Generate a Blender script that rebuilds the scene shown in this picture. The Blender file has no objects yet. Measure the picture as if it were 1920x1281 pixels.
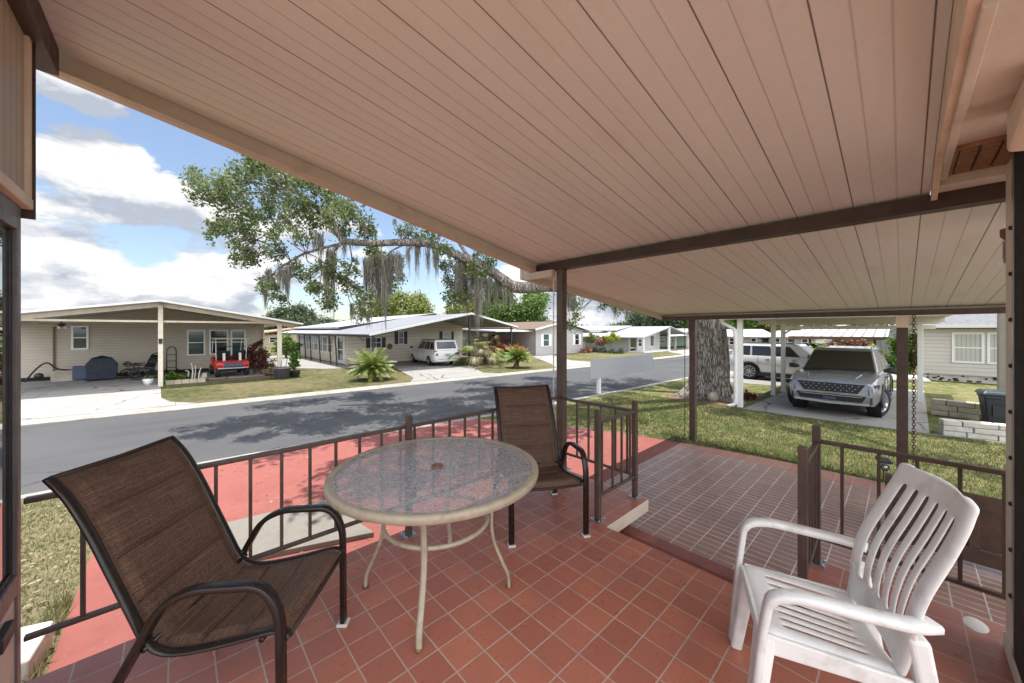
import bpy, math, random
import numpy as np
from mathutils import Vector, Matrix
S = bpy.context.scene
COL = S.collection
RD = math.radians
RNG = np.random.default_rng(7)
random.seed(11)

# ------------------------------------------------------------------ materials
def ramp_lin(nt, fac, stops):
    n = nt.nodes.new('ShaderNodeValToRGB')
    e = n.color_ramp.elements
    while len(e) < len(stops): e.new(0.5)
    for k, (p, c) in enumerate(stops):
        e[k].position = p; e[k].color = (*c, 1) if len(c) == 3 else c
    nt.links.new(fac, n.inputs[0])
    return n.outputs[0]

class NT:
    """small wrapper to build node trees"""
    def __init__(s, m):
        s.m = m; m.use_nodes = True; s.t = m.node_tree; s.t.nodes.clear()
    def n(s, typ, **kw):
        x = s.t.nodes.new(typ)
        for k, v in kw.items():
            if k.startswith('i_'):
                x.inputs[int(k[2:]) if k[2:].isdigit() else k[2:].replace('_', ' ')].default_value = v
            else: setattr(x, k, v)
        return x
    def l(s, a, b): s.t.links.new(a, b)
    def val(s, x, i, v):
        if hasattr(v, 'is_linked') or hasattr(v, 'links'): s.l(v, x.inputs[i])
        else: x.inputs[i].default_value = v
    def math(s, op, a, b=0.0, c=None, clamp=False):
        x = s.n('ShaderNodeMath', operation=op, use_clamp=clamp)
        s.val(x, 0, a); s.val(x, 1, b)
        if c is not None: s.val(x, 2, c)
        return x.outputs[0]
    def obj(s): return s.n('ShaderNodeTexCoord').outputs['Object']
    def uv(s): return s.n('ShaderNodeTexCoord').outputs['UV']
    def noise(s, vec, scale, detail=4, rough=.55, dist=0.):
        x = s.n('ShaderNodeTexNoise'); s.l(vec, x.inputs['Vector'])
        x.inputs['Scale'].default_value = scale; x.inputs['Detail'].default_value = detail
        x.inputs['Roughness'].default_value = rough; x.inputs['Distortion'].default_value = dist
        return x.outputs['Fac']
    def mapr(s, v, a, b, c=0., d=1.):
        x = s.n('ShaderNodeMapRange'); x.clamp = True
        s.val(x, 0, v); x.inputs[1].default_value = a; x.inputs[2].default_value = b
        x.inputs[3].default_value = c; x.inputs[4].default_value = d
        return x.outputs[0]
    def mix(s, f, a, b, mode='MIX'):
        x = s.n('ShaderNodeMix', data_type='RGBA', blend_type=mode)
        s.val(x, 0, f)
        for i, v in ((6, a), (7, b)):
            if hasattr(v, 'links'): s.l(v, x.inputs[i])
            else: x.inputs[i].default_value = (*v, 1)
        return x.outputs[2]
    def scalev(s, vec, sc):
        x = s.n('ShaderNodeVectorMath', operation='MULTIPLY'); s.l(vec, x.inputs[0]); x.inputs[1].default_value = sc
        return x.outputs[0]
    def bump(s, h, strength=.3, dist=.01, normal=None):
        x = s.n('ShaderNodeBump'); s.l(h, x.inputs['Height'])
        x.inputs['Strength'].default_value = strength; x.inputs['Distance'].default_value = dist
        if normal is not None: s.l(normal, x.inputs['Normal'])
        return x.outputs[0]
    def out(s, sh):
        o = s.n('ShaderNodeOutputMaterial'); s.l(sh, o.inputs[0])
    def pbsdf(s, col, rough=.6, metal=0., normal=None, spec=.5, **kw):
        p = s.n('ShaderNodeBsdfPrincipled')
        for nm, v in (('Base Color', col), ('Roughness', rough), ('Metallic', metal), ('Specular IOR Level', spec)):
            if hasattr(v, 'links'): s.l(v, p.inputs[nm])
            elif nm == 'Base Color': p.inputs[nm].default_value = (*v, 1)
            else: p.inputs[nm].default_value = v
        for k, v in kw.items():
            nm = k.replace('_', ' ')
            p.inputs[nm].default_value = v
        if normal is not None: s.l(normal, p.inputs['Normal'])
        s.out(p.outputs[0]); return p

def newmat(name):
    m = bpy.data.materials.new(name); return m, NT(m)

def mat(name, col, rough=.6, metal=0., var=.12, vs=6., bump=0., bs=60., spec=.5, dirt=None, ds=2.5, **kw):
    m, t = newmat(name)
    o = t.obj()
    n1 = t.noise(o, vs, 5)
    lo = tuple(c * (1 - var) for c in col); hi = tuple(min(1, c * (1 + var)) for c in col)
    c = t.mix(t.mapr(n1, .3, .7), lo, hi)
    if dirt:
        n2 = t.noise(o, ds, 8, .65)
        c = t.mix(t.mapr(n2, .52, .72, 0, dirt[1]), c, dirt[0])
    nrm = t.bump(t.noise(o, bs, 3), bump, .004) if bump else None
    rg = t.mapr(t.noise(o, vs * 2.3, 3), .3, .7, max(.02, rough - .08), min(1, rough + .08))
    t.pbsdf(c, rg, metal, nrm, spec, **kw)
    return m

M = {}
M['brown_metal'] = mat('brown_metal', (.08, .05, .038), .45, 0, .25, 8, .15, 90, dirt=((.13, .10, .085), .6), ds=6)
M['dark_beam'] = mat('dark_beam', (.05, .026, .018), .5, 0, .3, 5, .2, 60)
M['brown_wood'] = mat('brown_wood', (.07, .035, .022), .6, 0, .35, 9, .3, 50)
M['chair_metal'] = mat('chair_metal', (.022, .016, .014), .32, .3, .2, 10)
M['chair_rail'] = M['chair_metal']
M['glide'] = mat('glide', (.55, .52, .48), .5)
M['table_paint'] = mat('table_paint', (.38, .325, .235), .42, 0, .1, 12, .1, 120, dirt=((.16, .10, .06), .5), ds=14)
M['white_plastic'] = mat('white_plastic', (.78, .785, .745), .42, 0, .05, 5, .05, 100, dirt=((.36, .32, .28), .55), ds=7)
M['cream'] = mat('cream', (.72, .63, .51), .5, 0, .08, 4, .1, 60, dirt=((.35, .28, .2), .4), ds=5)
M['cream_clean'] = mat('cream_clean', (.66, .62, .53), .5, 0, .06, 4)
M['white_paint'] = mat('white_paint', (.78, .77, .74), .5, 0, .05, 4, dirt=((.5, .48, .44), .3), ds=4)
M['white_vinyl'] = mat('white_vinyl', (.8, .8, .78), .4, 0, .03, 4)
M['dark_gap'] = mat('dark_gap', (.012, .011, .01), .8)
M['black_metal'] = mat('black_metal', (.018, .018, .02), .45)
M['black_plastic'] = mat('black_plastic', (.014, .015, .018), .5, 0, .2, 10)
M['rubber'] = mat('rubber', (.014, .014, .015), .75, 0, .2, 20)
M['frame_grey'] = mat('frame_grey', (.15, .145, .14), .45, .2, .15, 10)
M['steel'] = mat('steel', (.5, .5, .5), .35, .9, .1, 20)
M['chrome'] = mat('chrome', (.75, .76, .78), .18, .9, .05, 20)
M['alloy'] = mat('alloy', (.42, .42, .44), .3, .8, .1, 20)
M['rust_chain'] = mat('rust_chain', (.15, .085, .06), .6, .5, .4, 60)
M['stone_white'] = mat('stone_white', (.55, .51, .45), .8, 0, .2, 4, .5, 18, dirt=((.28, .25, .22), .5), ds=5)
M['stone_tan'] = mat('stone_tan', (.42, .36, .28), .8, 0, .25, 4, .5, 18)
M['concrete'] = mat('concrete', (.34, .325, .30), .85, 0, .14, 2.5, .3, 40, dirt=((.24, .22, .20), .5), ds=.8)
M['concrete_bright'] = mat('concrete_bright', (.36, .345, .32), .85, 0, .12, 1.3, .3, 30, dirt=((.26, .24, .215), .55), ds=.7)
def concrete(name, col, cs=.5):
    m, t = newmat(name); o = t.obj()
    n1 = t.noise(o, 1.1, 7, .65); n2 = t.noise(o, 6, 6, .7); n3 = t.noise(o, 50, 3)
    c = t.mix(t.mapr(n1, .32, .68), tuple(x * .80 for x in col), col)
    c = t.mix(t.mapr(n2, .55, .75, 0, .5), c, tuple(x * .6 for x in col))
    c = t.mix(t.mapr(n3, .6, .72, 0, .3), c, tuple(x * .7 for x in col))
    wv = t.n('ShaderNodeVectorMath', operation='ADD'); t.l(o, wv.inputs[0])
    nv = t.n('ShaderNodeTexNoise'); t.l(o, nv.inputs[0]); nv.inputs['Scale'].default_value = 1.4; nv.inputs['Detail'].default_value = 5
    t.l(t.scalev(nv.outputs['Color'], (.5, .5, 0)), wv.inputs[1])
    v = t.n('ShaderNodeTexVoronoi', feature='DISTANCE_TO_EDGE'); t.l(wv.outputs[0], v.inputs['Vector']); v.inputs['Scale'].default_value = cs
    ln = t.math('MULTIPLY', t.mapr(v.outputs['Distance'], .004, .016, .9, 0), t.mapr(n1, .42, .55))
    sp = t.n('ShaderNodeSeparateXYZ'); t.l(o, sp.inputs[0])
    jx = t.math('FRACT', t.math('DIVIDE', sp.outputs[0], 3.05)); jy = t.math('FRACT', t.math('DIVIDE', sp.outputs[1], 2.45))
    j_ = t.math('MAXIMUM', t.mapr(jx, 0, .009, .8, 0), t.mapr(jy, 0, .010, .8, 0))
    c = t.mix(t.math('MAXIMUM', ln, j_), c, (.045, .042, .038))
    t.pbsdf(c, .85, 0, t.bump(n3, .3, .005), .3); return m
M['concrete_bright'] = concrete('concrete_bright', (.36, .345, .32))
M['concrete'] = concrete('concrete', (.33, .315, .29), .4)
M['concrete_shade'] = mat('concrete_shade', (.30, .285, .27), .85, 0, .15, 2.5, .3, 40, dirt=((.17, .155, .14), .6), ds=1.0)
M['kerb'] = mat('kerb', (.33, .305, .265), .9, 0, .2, 3, .4, 30, dirt=((.22, .19, .15), .6), ds=1.6)
M['paver'] = mat('paver', (.21, .19, .16), .85, 0, .15, 5, .4, 70, dirt=((.13, .12, .10), .6), ds=5)
M['trash'] = mat('trash', (.018, .024, .032), .45, 0, .2, 6)
M['pot_grey'] = mat('pot_grey', (.12, .12, .14), .7, 0, .2, 5)
M['pot_dark'] = mat('pot_dark', (.07, .06, .06), .7, 0, .2, 5)
M['red_paint_cart'] = mat('red_paint_cart', (.55, .035, .02), .3, 0, .08, 4)
M['car_red'] = mat('car_red', (.32, .02, .02), .25, 0, .05, 4)
M['green_plastic'] = mat('green_plastic', (.05, .25, .08), .5)
M['blue_grey'] = mat('blue_grey', (.05, .075, .13), .4)
M['grill_cover'] = mat('grill_cover', (.014, .02, .038), .6, 0, .3, 4, .3, 15)
M['awning_tan'] = mat('awning_tan', (.5, .33, .22), .7)
M['sign_grey'] = mat('sign_grey', (.36, .37, .40), .6, 0, .03, 1)
M['fluor'] = mat('fluor', (.6, .58, .5), .4)
M['pink'] = mat('pink', (.55, .25, .25), .8, 0, .4, 20)
def bark():
    m, t = newmat('bark'); o = t.obj(); so_ = t.scalev(o, (1, 1, .26))
    v = t.n('ShaderNodeTexVoronoi', feature='DISTANCE_TO_EDGE'); t.l(so_, v.inputs['Vector']); v.inputs['Scale'].default_value = 17
    n1 = t.noise(so_, 7, 8, .7); n2 = t.noise(o, 2.2, 5); n3 = t.noise(o, 60, 4, .7)
    c = t.mix(t.mapr(n1, .32, .68), (.17, .145, .12), (.42, .385, .34))
    c = t.mix(t.mapr(n2, .5, .72, 0, .5), c, (.30, .31, .25))
    cr = t.mapr(t.math('ADD', v.outputs['Distance'], t.math('MULTIPLY', t.math('SUBTRACT', t.noise(so_, 14, 6, .8), .5), .75)), -.05, .14, 1, 0)
    c = t.mix(t.math('MULTIPLY', cr, .7), c, (.055, .045, .036))
    c = t.mix(t.mapr(n3, .58, .7, 0, .4), c, (.55, .52, .47))
    h_ = t.math('SUBTRACT', n1, t.math('MULTIPLY', cr, .9))
    t.pbsdf(c, .95, 0, t.bump(t.math('ADD', h_, t.math('MULTIPLY', n3, .25)), 1., .035), .1); return m
M['bark'] = bark()
M['palm_bark'] = mat('palm_bark', (.12, .08, .05), .95, 0, .5, 14, 1., 20)
M['stem'] = mat('stem', (.14, .10, .07), .9, 0, .3, 20)

def leafmat(name, a, b, trans=.35, c=None):
    m, t = newmat(name)
    g = t.n('ShaderNodeNewGeometry')
    r = g.outputs['Random Per Island']
    big = t.noise(t.obj(), 1.1, 3)
    k = t.mapr(t.math('ADD', t.math('MULTIPLY', r, .55), t.math('MULTIPLY', big, .55)), .2, .85)
    stops = [(0, a), (1, b)] if c is None else [(0, a), (.7, b), (1, c)]
    col = ramp_lin(t.t, k, stops)
    d = t.n('ShaderNodeBsdfDiffuse'); t.l(col, d.inputs[0])
    tr = t.n('ShaderNodeBsdfTranslucent'); t.l(t.mix(.5, col, (.25, .32, .05), 'ADD') if False else col, tr.inputs[0])
    gl = t.n('ShaderNodeBsdfGlossy'); gl.inputs['Roughness'].default_value = .45; gl.inputs[0].default_value = (.5, .5, .5, 1)
    m1 = t.n('ShaderNodeMixShader'); m1.inputs[0].default_value = trans; t.l(d.outputs[0], m1.inputs[1]); t.l(tr.outputs[0], m1.inputs[2])
    m2 = t.n('ShaderNodeMixShader'); m2.inputs[0].default_value = .07; t.l(m1.outputs[0], m2.inputs[1]); t.l(gl.outputs[0], m2.inputs[2])
    t.out(m2.outputs[0]); return m
M['oak_leaf'] = leafmat('oak_leaf', (.08, .115, .042), (.20, .26, .095), .45, (.36, .38, .20))
M['tree_leaf'] = leafmat('tree_leaf', (.04, .09, .015), (.16, .26, .045), .35)
M['tree_leaf_yellow'] = leafmat('tree_leaf_yellow', (.12, .15, .03), (.30, .34, .08), .35)
M['tree_leaf_dark'] = leafmat('tree_leaf_dark', (.035, .06, .03), (.11, .15, .075), .3)
M['bush_leaf'] = leafmat('bush_leaf', (.05, .11, .015), (.18, .30, .04), .35)
M['lime_leaf'] = leafmat('lime_leaf', (.22, .28, .02), (.5, .52, .06), .35)
M['red_leaf'] = leafmat('red_leaf', (.05, .012, .012), (.20, .06, .04), .3, (.32, .22, .10))
M['orange_leaf'] = leafmat('orange_leaf', (.16, .07, .04), (.42, .20, .12), .3)
M['frond'] = leafmat('frond', (.045, .09, .012), (.22, .30, .045), .3, (.42, .42, .10))
M['dry_frond'] = leafmat('dry_frond', (.20, .15, .08), (.46, .38, .22), .3)
M['moss'] = leafmat('moss', (.14, .135, .105), (.40, .385, .31), .3)
M['grass_dry'] = leafmat('grass_dry', (.10, .14, .035), (.32, .29, .14), .35, (.50, .44, .27))
M['grass'] = leafmat('grass', (.075, .105, .03), (.17, .20, .06), .4, (.36, .31, .16))

def siding(name, col, lap=.12, var=.05, axis=2, depth=.5, dirt=.25):
    m, t = newmat(name)
    o = t.obj(); sp = t.n('ShaderNodeSeparateXYZ'); t.l(o, sp.inputs[0])
    fr = t.math('FRACT', t.math('DIVIDE', sp.outputs[axis], lap))
    n = t.noise(t.scalev(o, (1, 1, 4)), 1.5, 5)
    c = t.mix(t.mapr(n, .3, .7), tuple(x * (1 - var) for x in col), tuple(x * (1 + var) for x in col))
    c = t.mix(t.mapr(t.noise(o, 1.1, 7, .7), .55, .75, 0, dirt), c, tuple(x * .6 for x in col))
    edge = t.mapr(fr, .0, .13, 1, 0)
    c = t.mix(t.math('MULTIPLY', edge, .8), c, tuple(x * .22 for x in col))
    t.pbsdf(c, .55, 0, t.bump(t.math('SUBTRACT', 1.0, fr), depth, .02))
    return m
M['siding_tan'] = siding('siding_tan', (.49, .43, .34), .115)
M['siding_cream'] = siding('siding_cream', (.70, .62, .51), .2)
M['siding_grey'] = siding('siding_grey', (.44, .42, .41), .15)
M['siding_pale'] = siding('siding_pale', (.50, .49, .46), .15)
M['siding_neighbour'] = siding('siding_neighbour', (.60, .55, .49), .15, dirt=.12)
M['siding_green'] = siding('siding_green', (.22, .32, .20), .15)
M['siding_vertical'] = siding('siding_vertical', (.50, .44, .345), .075, axis=1, depth=.8)
M['shed_white'] = siding('shed_white', (.60, .62, .62), .22, axis=1)
M['house_tan'] = siding('house_tan', (.46, .36, .27), .15)

def ribroof(name, col, pitch, axis, w=.12, dark=.45):
    m, t = newmat(name)
    o = t.obj(); sp = t.n('ShaderNodeSeparateXYZ'); t.l(o, sp.inputs[0])
    fr = t.math('FRACT', t.math('DIVIDE', sp.outputs[axis], pitch))
    rib = t.mapr(t.math('ABSOLUTE', t.math('SUBTRACT', fr, .5)), 0, w, 1, 0)
    n = t.noise(o, .8, 6)
    c = t.mix(t.mapr(n, .35, .7), tuple(x * .86 for x in col), col)
    c = t.mix(t.math('MULTIPLY', rib, 1.0), c, tuple(x * dark for x in col))
    t.pbsdf(c, .45, 0, t.bump(rib, .5, .03))
    return m
M['roof_white'] = ribroof('roof_white', (.42, .42, .425), .33, 1, .1, .72)
M['roof_grey'] = ribroof('roof_grey', (.27, .27, .275), .3, 1, .14, .62)
M['roof_white_x'] = ribroof('roof_white_x', (.72, .72, .72), .33, 1, .1, .8)
M['roof_striped'] = ribroof('roof_striped', (.50, .485, .46), .42, 1, .2, .3)
M['shingle_brown'] = mat('shingle_brown', (.15, .105, .078), .9, 0, .25, 8, .6, 25)
M['shingle_grey'] = mat('shingle_grey', (.16, .157, .165), .9, 0, .3, 8, .6, 25)

def glassy(name, col, rough=.06, spec=.8, curtain=None):
    m, t = newmat(name)
    c = col
    if curtain:
        o = t.obj(); sp = t.n('ShaderNodeSeparateXYZ'); t.l(o, sp.inputs[0])
        f = t.math('FRACT', t.math('DIVIDE', t.math('ADD', sp.outputs[0], sp.outputs[1]), .11))
        c = t.mix(t.mapr(f, .0, .35), tuple(x * .6 for x in curtain), curtain)
    t.pbsdf(c, rough, 0, None, spec)
    return m
M['win_dark'] = glassy('win_dark', (.02, .024, .026))
M['win_teal'] = glassy('win_teal', (.045, .085, .085))
M['win_blind'] = glassy('win_blind', (.3, .3, .3), .25, .5, (.50, .48, .44))
M['win_grey'] = glassy('win_grey', (.20, .20, .20), .1)
M['car_glass'] = glassy('car_glass', (.022, .022, .02), .05, .7)
M['car_glass_brown'] = glassy('car_glass_brown', (.042, .037, .029), .06, .5)
M['mirror_pane'] = None
m, t = newmat('mirror_pane')
p = t.pbsdf((.02, .022, .022), .015, 0, None, 1.0)
p.inputs['Coat Weight'].default_value = 1.0; p.inputs['Coat Roughness'].default_value = .01
M['mirror_pane'] = m
def carpaint(name, col, metal=.3, rough=.3):
    m, t = newmat(name)
    o = t.obj()
    c = t.mix(t.mapr(t.noise(o, 3, 4), .3, .7), tuple(x * .94 for x in col), col)
    p = t.pbsdf(c, rough, metal, None, .5)
    p.inputs['Coat Weight'].default_value = .7; p.inputs['Coat Roughness'].default_value = .06
    return m
M['paint_grey'] = carpaint('paint_grey', (.265, .275, .30), .35, .28)
M['paint_white'] = carpaint('paint_white', (.62, .60, .59), .1)
M['paint_van'] = carpaint('paint_van', (.74, .74, .73), .0)
M['paint_blue'] = carpaint('paint_blue', (.06, .07, .12), .4)

# quarry tile (porch), square grid with grout
def tiles(name, ox, oy, w, hgt, offset, mortar, c1, c2, cm, rough, dirtc, dirtamt, bump=.4):
    m, t = newmat(name)
    o = t.obj()
    mp = t.n('ShaderNodeMapping'); mp.inputs['Location'].default_value = (-ox, -oy, 0); t.l(o, mp.inputs[0])
    v = mp.outputs[0]
    wob = t.n('ShaderNodeTexNoise'); t.l(o, wob.inputs[0]); wob.inputs['Scale'].default_value = 30
    b = t.n('ShaderNodeTexBrick'); t.l(v, b.inputs['Vector'])
    b.offset = offset; b.squash = 1
    b.inputs['Scale'].default_value = 1
    b.inputs['Mortar Size'].default_value = mortar; b.inputs['Mortar Smooth'].default_value = .25
    b.inputs['Brick Width'].default_value = w; b.inputs['Row Height'].default_value = hgt
    b.inputs['Color1'].default_value = (*c1, 1); b.inputs['Color2'].default_value = (*c2, 1)
    b.inputs['Mortar'].default_value = (*cm, 1); b.inputs['Bias'].default_value = 0
    c = b.outputs['Color']
    n1 = t.noise(o, 9, 6, .65); n2 = t.noise(o, 2.2, 6, .6)
    c = t.mix(t.mapr(n1, .3, .75, 0, .45), c, tuple(x * .62 for x in c1))
    c = t.mix(t.mapr(n2, .42, .72, 0, dirtamt), c, dirtc)
    sp = t.noise(o, 130, 2)
    c = t.mix(t.mapr(sp, .68, .75, 0, .35), c, tuple(x * .5 for x in c1))
    rg = t.mapr(n1, .3, .7, rough - .08, rough + .14)
    h = t.math('MULTIPLY', b.outputs['Fac'], -1.0)
    nb = t.bump(h, bump, .004)
    nb2 = t.bump(t.noise(o, 60, 3), .1, .002, nb)
    t.pbsdf(c, rg, 0, nb2, .5)
    return m
M['porch_tile'] = tiles('porch_tile', .7975, 2.232,   .1641, .1641, 0, .0040, (.51, .18, .108), (.365, .122, .08), (.47, .40, .33), .30, (.33, .135, .11), .55)
M['patio_tile'] = tiles('patio_tile', 3.60, 1.322, .09, .1745, 0, .0052, (.40, .235, .185), (.31, .17, .135), (.85, .80, .73), .36, (.31, .215, .18), .7)
M['nosing'] = tiles('nosing', 2.93, 1.58, .5, .165, 0, .006, (.33, .105, .085), (.28, .09, .08), (.18, .11, .10), .5, (.22, .10, .09), .5)
M['border_brick'] = tiles('border_brick', 6.45, 1.31, .6, .172, 0, .005, (.50, .24, .17), (.42, .19, .14), (.5, .40, .33), .55, (.38, .24, .19), .5)

def redpaint():
    m, t = newmat('red_paint'); o = t.obj()
    n1 = t.noise(o, 1.3, 7, .62); n2 = t.noise(o, 7, 6, .7); n3 = t.noise(o, 45, 3)
    c = t.mix(t.mapr(n1, .32, .7), (.235, .066, .050), (.30, .094, .074))
    c = t.mix(t.mapr(n2, .5, .74, 0, .5), c, (.185, .062, .05))
    c = t.mix(t.mapr(n3, .64, .74, 0, .5), c, (.38, .18, .145))
    cr = t.n('ShaderNodeTexVoronoi', feature='DISTANCE_TO_EDGE'); t.l(o, cr.inputs['Vector']); cr.inputs['Scale'].default_value = .75
    wv = t.noise(o, 3, 4)
    ln = t.mapr(t.math('ADD', cr.outputs['Distance'], t.math('MULTIPLY', t.math('SUBTRACT', wv, .5), .02)), 0, .004, .5, 0)
    c = t.mix(ln, c, (.22, .08, .07))
    t.pbsdf(c, t.mapr(n2, .3, .7, .55, .75), 0, t.bump(n3, .12, .004), .4)
    return m
M['red_paint'] = redpaint()
M['red_dark'] = mat('red_dark', (.26, .06, .055), .55, 0, .2, 6, .2, 50)

def asphalt():
    m, t = newmat('asphalt'); o = t.obj()
    n1 = t.noise(o, .5, 6); n2 = t.noise(o, 4, 6, .7); n3 = t.noise(o, 70, 2)
    st = t.noise(t.scalev(o, (.12, 1.3, 1)), 1.4, 4)
    c = t.mix(t.mapr(n1, .35, .68), (.060, .0595, .061), (.088, .087, .087))
    c = t.mix(t.mapr(st, .4, .65, 0, .5), c, (.092, .092, .094))
    c = t.mix(t.mapr(n2, .58, .75, 0, .5), c, (.04, .04, .042))
    cv_ = t.n('ShaderNodeTexVoronoi', feature='DISTANCE_TO_EDGE'); t.l(o, cv_.inputs['Vector']); cv_.inputs['Scale'].default_value = .35
    c = t.mix(t.math('MULTIPLY', t.mapr(t.math('ADD', cv_.outputs['Distance'], t.math('MULTIPLY', t.math('SUBTRACT', n2, .5), .03)), .0, .008, .7, 0), t.mapr(n1, .45, .55)), c, (.025, .025, .026))
    c = t.mix(t.mapr(n3, .52, .68, 0, .5), c, (.13, .13, .127))
    t.pbsdf(c, .85, 0, t.bump(n3, .4, .006), .3)
    return m
M['asphalt'] = asphalt()

def lawn(name, g1, g2, straw, amt):
    m, t = newmat(name); o = t.obj()
    n1 = t.noise(o, .35, 5, .6); n2 = t.noise(o, 2.4, 9, .8); n3 = t.noise(o, 22, 6, .8); n4 = t.noise(o, 6.5, 8, .8)
    c = t.mix(t.mapr(n3, .36, .62), g1, g2)
    k = t.math('ADD', t.math('MULTIPLY', n1, .45), t.math('MULTIPLY', n2, .65))
    c = t.mix(t.mapr(k, .56 - amt, .66 - amt, 0, .9), c, straw)
    c = t.mix(t.mapr(n4, .50, .64, 0, .7), c, tuple(x * 1.3 for x in straw))
    c = t.mix(t.mapr(n4, .34, .47, .8, 0), c, tuple(x * .62 for x in g1))
    c = t.mix(t.mapr(n3, .62, .72, 0, .45), c, tuple(x * 1.45 for x in straw))
    t.pbsdf(c, .95, 0, t.bump(t.math('ADD', n4, t.noise(o, 45, 5, .8)), 1., .04), .1)
    return m
M['lawn'] = lawn('lawn', (.055, .072, .022), (.10, .115, .040), (.20, .165, .09), .07)
M['lawn_dry'] = lawn('lawn_dry', (.09, .11, .034), (.17, .18, .065), (.33, .285, .165), .12)
M['lawn_near'] = lawn('lawn_near', (.075, .10, .026), (.135, .165, .05), (.28, .245, .12), .04)
M['mulch'] = mat('mulch', (.17, .10, .065), .95, 0, .5, 12, 1., 25)
M['water'] = mat('water', (.18, .26, .34), .12, 0, .1, .2)

def ceiling_mat():
    m, t = newmat('ceiling_panel'); o = t.obj()
    sp = t.n('ShaderNodeSeparateXYZ'); t.l(o, sp.inputs[0]); y = sp.outputs[1]
    f3 = t.math('FRACT', t.math('DIVIDE', t.math('ADD', y, 20 * .291 - .216), .291))
    f1 = t.math('FRACT', t.math('DIVIDE', t.math('ADD', y, 20 * .291 - .216), .097))
    d3 = t.math('MINIMUM', f3, t.math('SUBTRACT', 1.0, f3))
    d1 = t.math('MINIMUM', f1, t.math('SUBTRACT', 1.0, f1))
    n1 = t.noise(t.scalev(o, (.3, 1, 1)), 2.2, 5); n2 = t.noise(o, 35, 4, .7)
    c = t.mix(t.mapr(n1, .3, .7), (.72, .805, .79), (.76, .845, .83))
    c = t.mix(t.mapr(n2, .5, .75, 0, .2), c, (.62, .62, .57))
    st_ = t.noise(t.scalev(o, (.5, 2.2, 1)), 1.6, 7, .7)
    c = t.mix(t.mapr(st_, .56, .72, 0, .28), c, (.50, .47, .40))
    lap = t.math('FRACT', t.math('DIVIDE', y, .582))
    c = t.mix(t.mapr(lap, .45, .55, 0, .06), c, (.60, .58, .52))
    g1 = t.mapr(d1, .0, .045, 1, 0); g3 = t.mapr(d3, .0, .0125, 1, 0)
    c = t.mix(t.math('MULTIPLY', t.mapr(d1, .01, .045, 1, 0), .2), c, (.40, .30, .23))
    c = t.mix(t.math('MULTIPLY', g3, .92), c, (.05, .032, .022))
    t.pbsdf(c, .55, 0, t.bump(t.math('ADD', g1, g3), .6, -.006), .3)
    return m
M['ceiling'] = ceiling_mat()
M['fascia'] = mat('fascia', (.56, .50, .42), .5, 0, .1, 3, .1, 50, dirt=((.26, .19, .14), .5), ds=3)
M['soffit'] = mat('soffit', (.66, .66, .58), .6, 0, .08, 3, .15, 60, dirt=((.36, .26, .17), .6), ds=2.6)
M['louvre_tan'] = mat('louvre_tan', (.30, .17, .085), .5, 0, .25, 20)
M['vent_brown'] = mat('vent_brown', (.16, .085, .04), .5, 0, .3, 20)

def fabric():
    m, t = newmat('sling_fabric'); uv = t.uv()
    b = t.n('ShaderNodeTexBrick'); t.l(uv, b.inputs['Vector']); b.offset = .5
    b.inputs['Scale'].default_value = 1; b.inputs['Brick Width'].default_value = .0085; b.inputs['Row Height'].default_value = .0048
    b.inputs['Mortar Size'].default_value = .0009; b.inputs['Mortar Smooth'].default_value = .6
    b.inputs['Color1'].default_value = (.235, .135, .085, 1); b.inputs['Color2'].default_value = (.13, .07, .046, 1)
    b.inputs['Mortar'].default_value = (.02, .011, .008, 1)
    st = t.noise(t.scalev(uv, (90, 3, 1)), 1.5, 3); st2 = t.noise(t.scalev(uv, (3, 90, 1)), 1.5, 3)
    c = t.mix(t.mapr(st, .4, .65, 0, .45), b.outputs['Color'], (.055, .03, .02))
    c = t.mix(t.mapr(st2, .45, .7, 0, .35), c, (.31, .19, .125))
    d = t.n('ShaderNodeBsdfPrincipled'); t.l(c, d.inputs['Base Color']); d.inputs['Roughness'].default_value = .6
    d.inputs['Specular IOR Level'].default_value = .4
    nb = t.bump(t.math('MULTIPLY', b.outputs['Fac'], -1.), .6, .0012); t.l(nb, d.inputs['Normal'])
    tr = t.n('ShaderNodeBsdfTranslucent'); t.l(t.mix(.0, c, c), tr.inputs[0])
    mx = t.n('ShaderNodeMixShader'); mx.inputs[0].default_value = .15; t.l(d.outputs[0], mx.inputs[1]); t.l(tr.outputs[0], mx.inputs[2])
    t.out(mx.outputs[0]); return m
M['fabric'] = fabric()

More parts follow.
